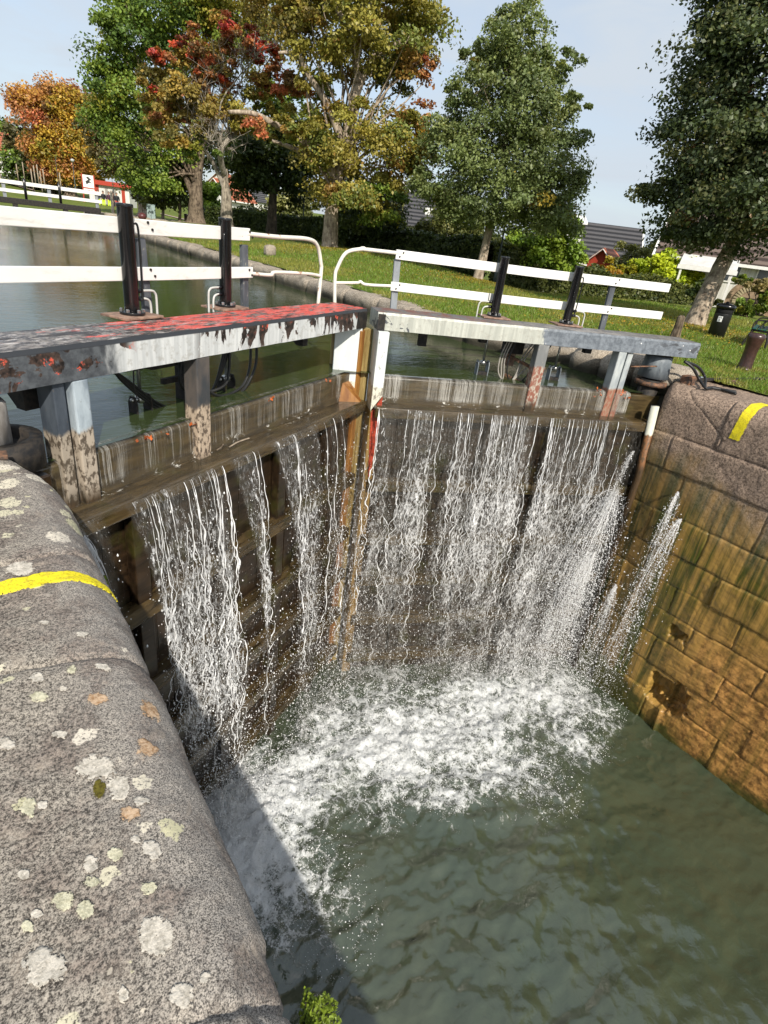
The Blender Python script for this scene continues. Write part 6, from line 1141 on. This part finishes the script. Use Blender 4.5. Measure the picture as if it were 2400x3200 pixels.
jk = [plain('jacket_blue', (.012, .016, .03), .7, .2), plain('jacket_black', (.008, .008, .011), .7, .2), plain('jacket_wine', (.05, .015, .03), .7, .2)]; hv = plain('hi_vis_yellow', (.55, .70, .04), .6, .1); dk_ = plain('trouser_dark', (.02, .02, .025), .7, .2); rd = plain('trouser_red', (.6, .06, .04), .6, .1)
for px, jx, tr, lab in ((310, 0, hv, 'person in dark blue jacket and yellow trousers, nearest the notice board'), (326, 1, hv, 'person in black jacket and yellow trousers beside the dark blue one'), (344, 2, hv, 'person in wine coloured jacket half hidden by the pale post'), (356, 1, dk_, 'person all in black right of the pale post'), (368, 1, rd, 'person in black jacket and red trousers next to the black ram')):
    person(lab, far(px, 648+.13*(px-310), 80), math.atan2(far(px, 648, 80)[1], far(px, 648, 80)[0])-math.pi/2+R(20), jk[jx], tr, px)
# paths
pm = plain('path_gravel', (.36, .27, .22), .9, .2, 3)
def path(line, dx, w, label=None):
    V = []
    for px, py, d in line:
        p = far(px, py, d); n = np.array([p[1], -p[0]])/math.hypot(p[0], p[1]); 
        for s_ in (-1, 1): x, y = p[0]+p[0]/math.hypot(p[0], p[1])*s_*w/2, p[1]+p[1]/math.hypot(p[0], p[1])*s_*w/2; V.append((x, y, max(float(ground_z(x, y)), float(ground_z(p[0], p[1])))+.03))
    tag(mk('path', V, [[2*i, 2*i+1, 2*i+3, 2*i+2] for i in range(len(line)-1)], pm), 'pale gravel path' if label is None else label, kind='structure')
path([(-120, 530, 118), (0, 556, 112), (60, 580, 106), (110, 600, 100)], 0, 5., 'pale path climbing the slope at the far left')
path([(400, 665, 62), (470, 690, 54), (560, 708, 50), (640, 722, 47)], 0, 3.4, 'pinkish path running behind the white rail'); path([(500, 630, 76), (560, 652, 70), (620, 672, 65), (680, 690, 60)], 0, 2.6, 'grey path curving between the far trees')
# far lock gate at the head of the basin
def far_gate():
    p = np.array([8.2, 42.6, 0.]); t = thing('lock_gate', 'distant lock gate with white rails and long black beam', 'lock gate', p, R(0))
    MB().box(-9.5, .35, 0, .4, .42, .72).build('balance_beam', MAT['dark_iron'], t, bevel=.02)
    MB().box(-9.5, -.2, .1, .4, -1.5, .05).build('planking', MAT['wood_ledge'], t); 
    for x in (-7.2, -4.2, -1.6, -.4): MB().box(x-.12, x+.12, .02, .38, -.2, .42).build('gate_post', MAT['dark_iron'], t)
    for z0, z1 in ((1.42, 1.62), (.98, 1.16)): MB().box(-9.6, .55, .60, .66, z0, z1).build('rail_board', MAT['white'], t, bevel=.01)
    for x in (-7.4, -4.6, -2.3, .3): MB().box(x-.09, x+.09, .67, .75, .5, 1.5).build('rail_post', MAT['rail_light'], t)
    for x in (-3.55, -1.75): MB().lathe([(.075, 0), (.075, 1.15), (.05, 1.17)], 14, (x, .55, .6)).build('hydraulic_cylinder', MAT['black'], t, True)
    V = np.array([[(x, .095-.02*k, .06-.24*k*.5) for x in np.linspace(-9.4, -.3, 120)] for k in range(4)]); ss = np.linspace(0, 9.1, 120)
    U = np.stack(np.meshgrid(ss, np.linspace(0, .4, 4)), -1).reshape(-1, 2); mk('water_film', V.reshape(-1, 3), gridf(4, 120), MAT['film'], t, True, uv=U, fl={'dens': np.ones(480)})
far_gate()
tag(MB().box(-9.4, 8.4, 43.05, 44.2, -1.5, .06).build('quay_wall', plain('pale_sill_stone', (.62, .44, .32), .8, .35, 3, bump=.3), None, bevel=.04), 'pale stone sill wall beneath the distant lock gate', 'quay')
k_ = [rock((8.5+1.0*i+.3*random.random(), 44.1+1.2*random.random(), .22), (.5+.25*random.random(), .35, .25), 200+i) for i in range(9)]
for i, (v, f) in enumerate(k_): tag(mk('rubble_stone', v, f, MAT['kerb'], None, True), 'pale rubble stone in the heap beside the distant lock gate', 'stone', 'rubble stones by the distant gate')
# ------------------------------------------------------------------ grass blades and fallen leaves
def blades(n):
    q = rng.random(n); ang = rng.uniform(R(12), R(88), n); d = 9.2+ (30-9.2)*q**1.7; x = d*np.cos(ang); y = d*np.sin(ang); k = (x > 8.42+.25*fbm(y*2, 0, 0, 5)+1.15*(1-sstep(6.6, 9.5, y)))*(x < 26); x, y, d = x[k], y[k], d[k]; n = len(x)
    z = ground_z(x, y); h = rng.uniform(.03, .085, n)*(.7+d*.02); a = rng.random(n)*6.283; w = .004+.00055*d; lx, ly = rng.normal(0, .03, n), rng.normal(0, .03, n)
    V = np.stack([np.stack([x-w*np.cos(a), y-w*np.sin(a), z-.01], -1), np.stack([x+w*np.cos(a), y+w*np.sin(a), z-.01], -1), np.stack([x+lx, y+ly, z+h], -1)], 1).reshape(-1, 3)
    big = fbm(x*.5, y*.5, 0, 17); c = np.where((big > .52)[:, None], np.array([.27, .28, .055]), np.array([.165, .25, .033]))*rng.uniform(.65, 1.25, (n, 1)); m = rng.random(n) < .12; c[m] = (.24, .21, .07)
    return mk('grass', V, np.arange(n*3).reshape(n, 3), MAT['leaf'], col=np.repeat(c, 3, 0))
tag(blades(190000), 'short mown grass of the bank lawn', kind='stuff')
def litter(n):
    C, T = [], []
    for px, py, d, r, w in ((1490, 880, 25, 3.2, .36), (1030, 775, 29, 3.5, .2), (2080, 1020, 18.5, 2.2, .24), (1900, 985, 19, 2.6, .2)):
        c = far(px, py, d); m = int(n*w); x = c[0]+rng.normal(0, r, m); y = c[1]+rng.normal(0, r*.6, m); C.append(np.stack([x, y, ground_z(x, y)+.05], -1))
    for px, py, d, r, m in ((1490, 882, 25, .9, 900), (1030, 778, 29, 1.1, 900), (2165, 1025, 20.4, .9, 700)):
        c = far(px, py, d); x = c[0]+rng.normal(0, r, m); y = c[1]+rng.normal(0, r*.7, m)-.3; C.append(np.stack([x, y, ground_z(x, y)+.06], -1))
    C = np.concatenate(C); C = C[C[:, 0] > 9.3]; T = pick('yellow', len(C), rng)*.75; V, F, tt = leaves(C, np.array([0, 0, 2.]), .055*np.ones(len(C)), T, rng); return mk('fallen_leaf', V, F, MAT['leaf'], col=tt)
tag(litter(5200), 'yellow fallen leaves scattered over the lawn', kind='stuff')
def gate_leaves():
    C = []
    for lf, s, n, sp in ((RG, .72, 60, .07), (RG, 1.15, 30, .03), (LF, 2.8, 5, .05), (LF, 4.05, 5, .04), (LF, 1.3, 10, .25)):
        for _ in range(n): C.append(lf.w(s+rng.normal(0, sp), rng.normal(-.01, .03), -.28+abs(rng.normal(0, .05))*(1 if lf is RG else .15)-(.06 if lf is RG else 0)))
    C = np.array(C); T = np.array([(.50, .12, .03)])*rng.uniform(.6, 1.4, (len(C), 1)); V, F, tt = leaves(C, np.array([-.3, -.5, .8]), .045*np.ones(len(C)), T, rng); return mk('fallen_leaf', V, F, MAT['leaf'], col=tt)
tag(gate_leaves(), 'orange leaves caught along the crests of the lock gates', kind='stuff')
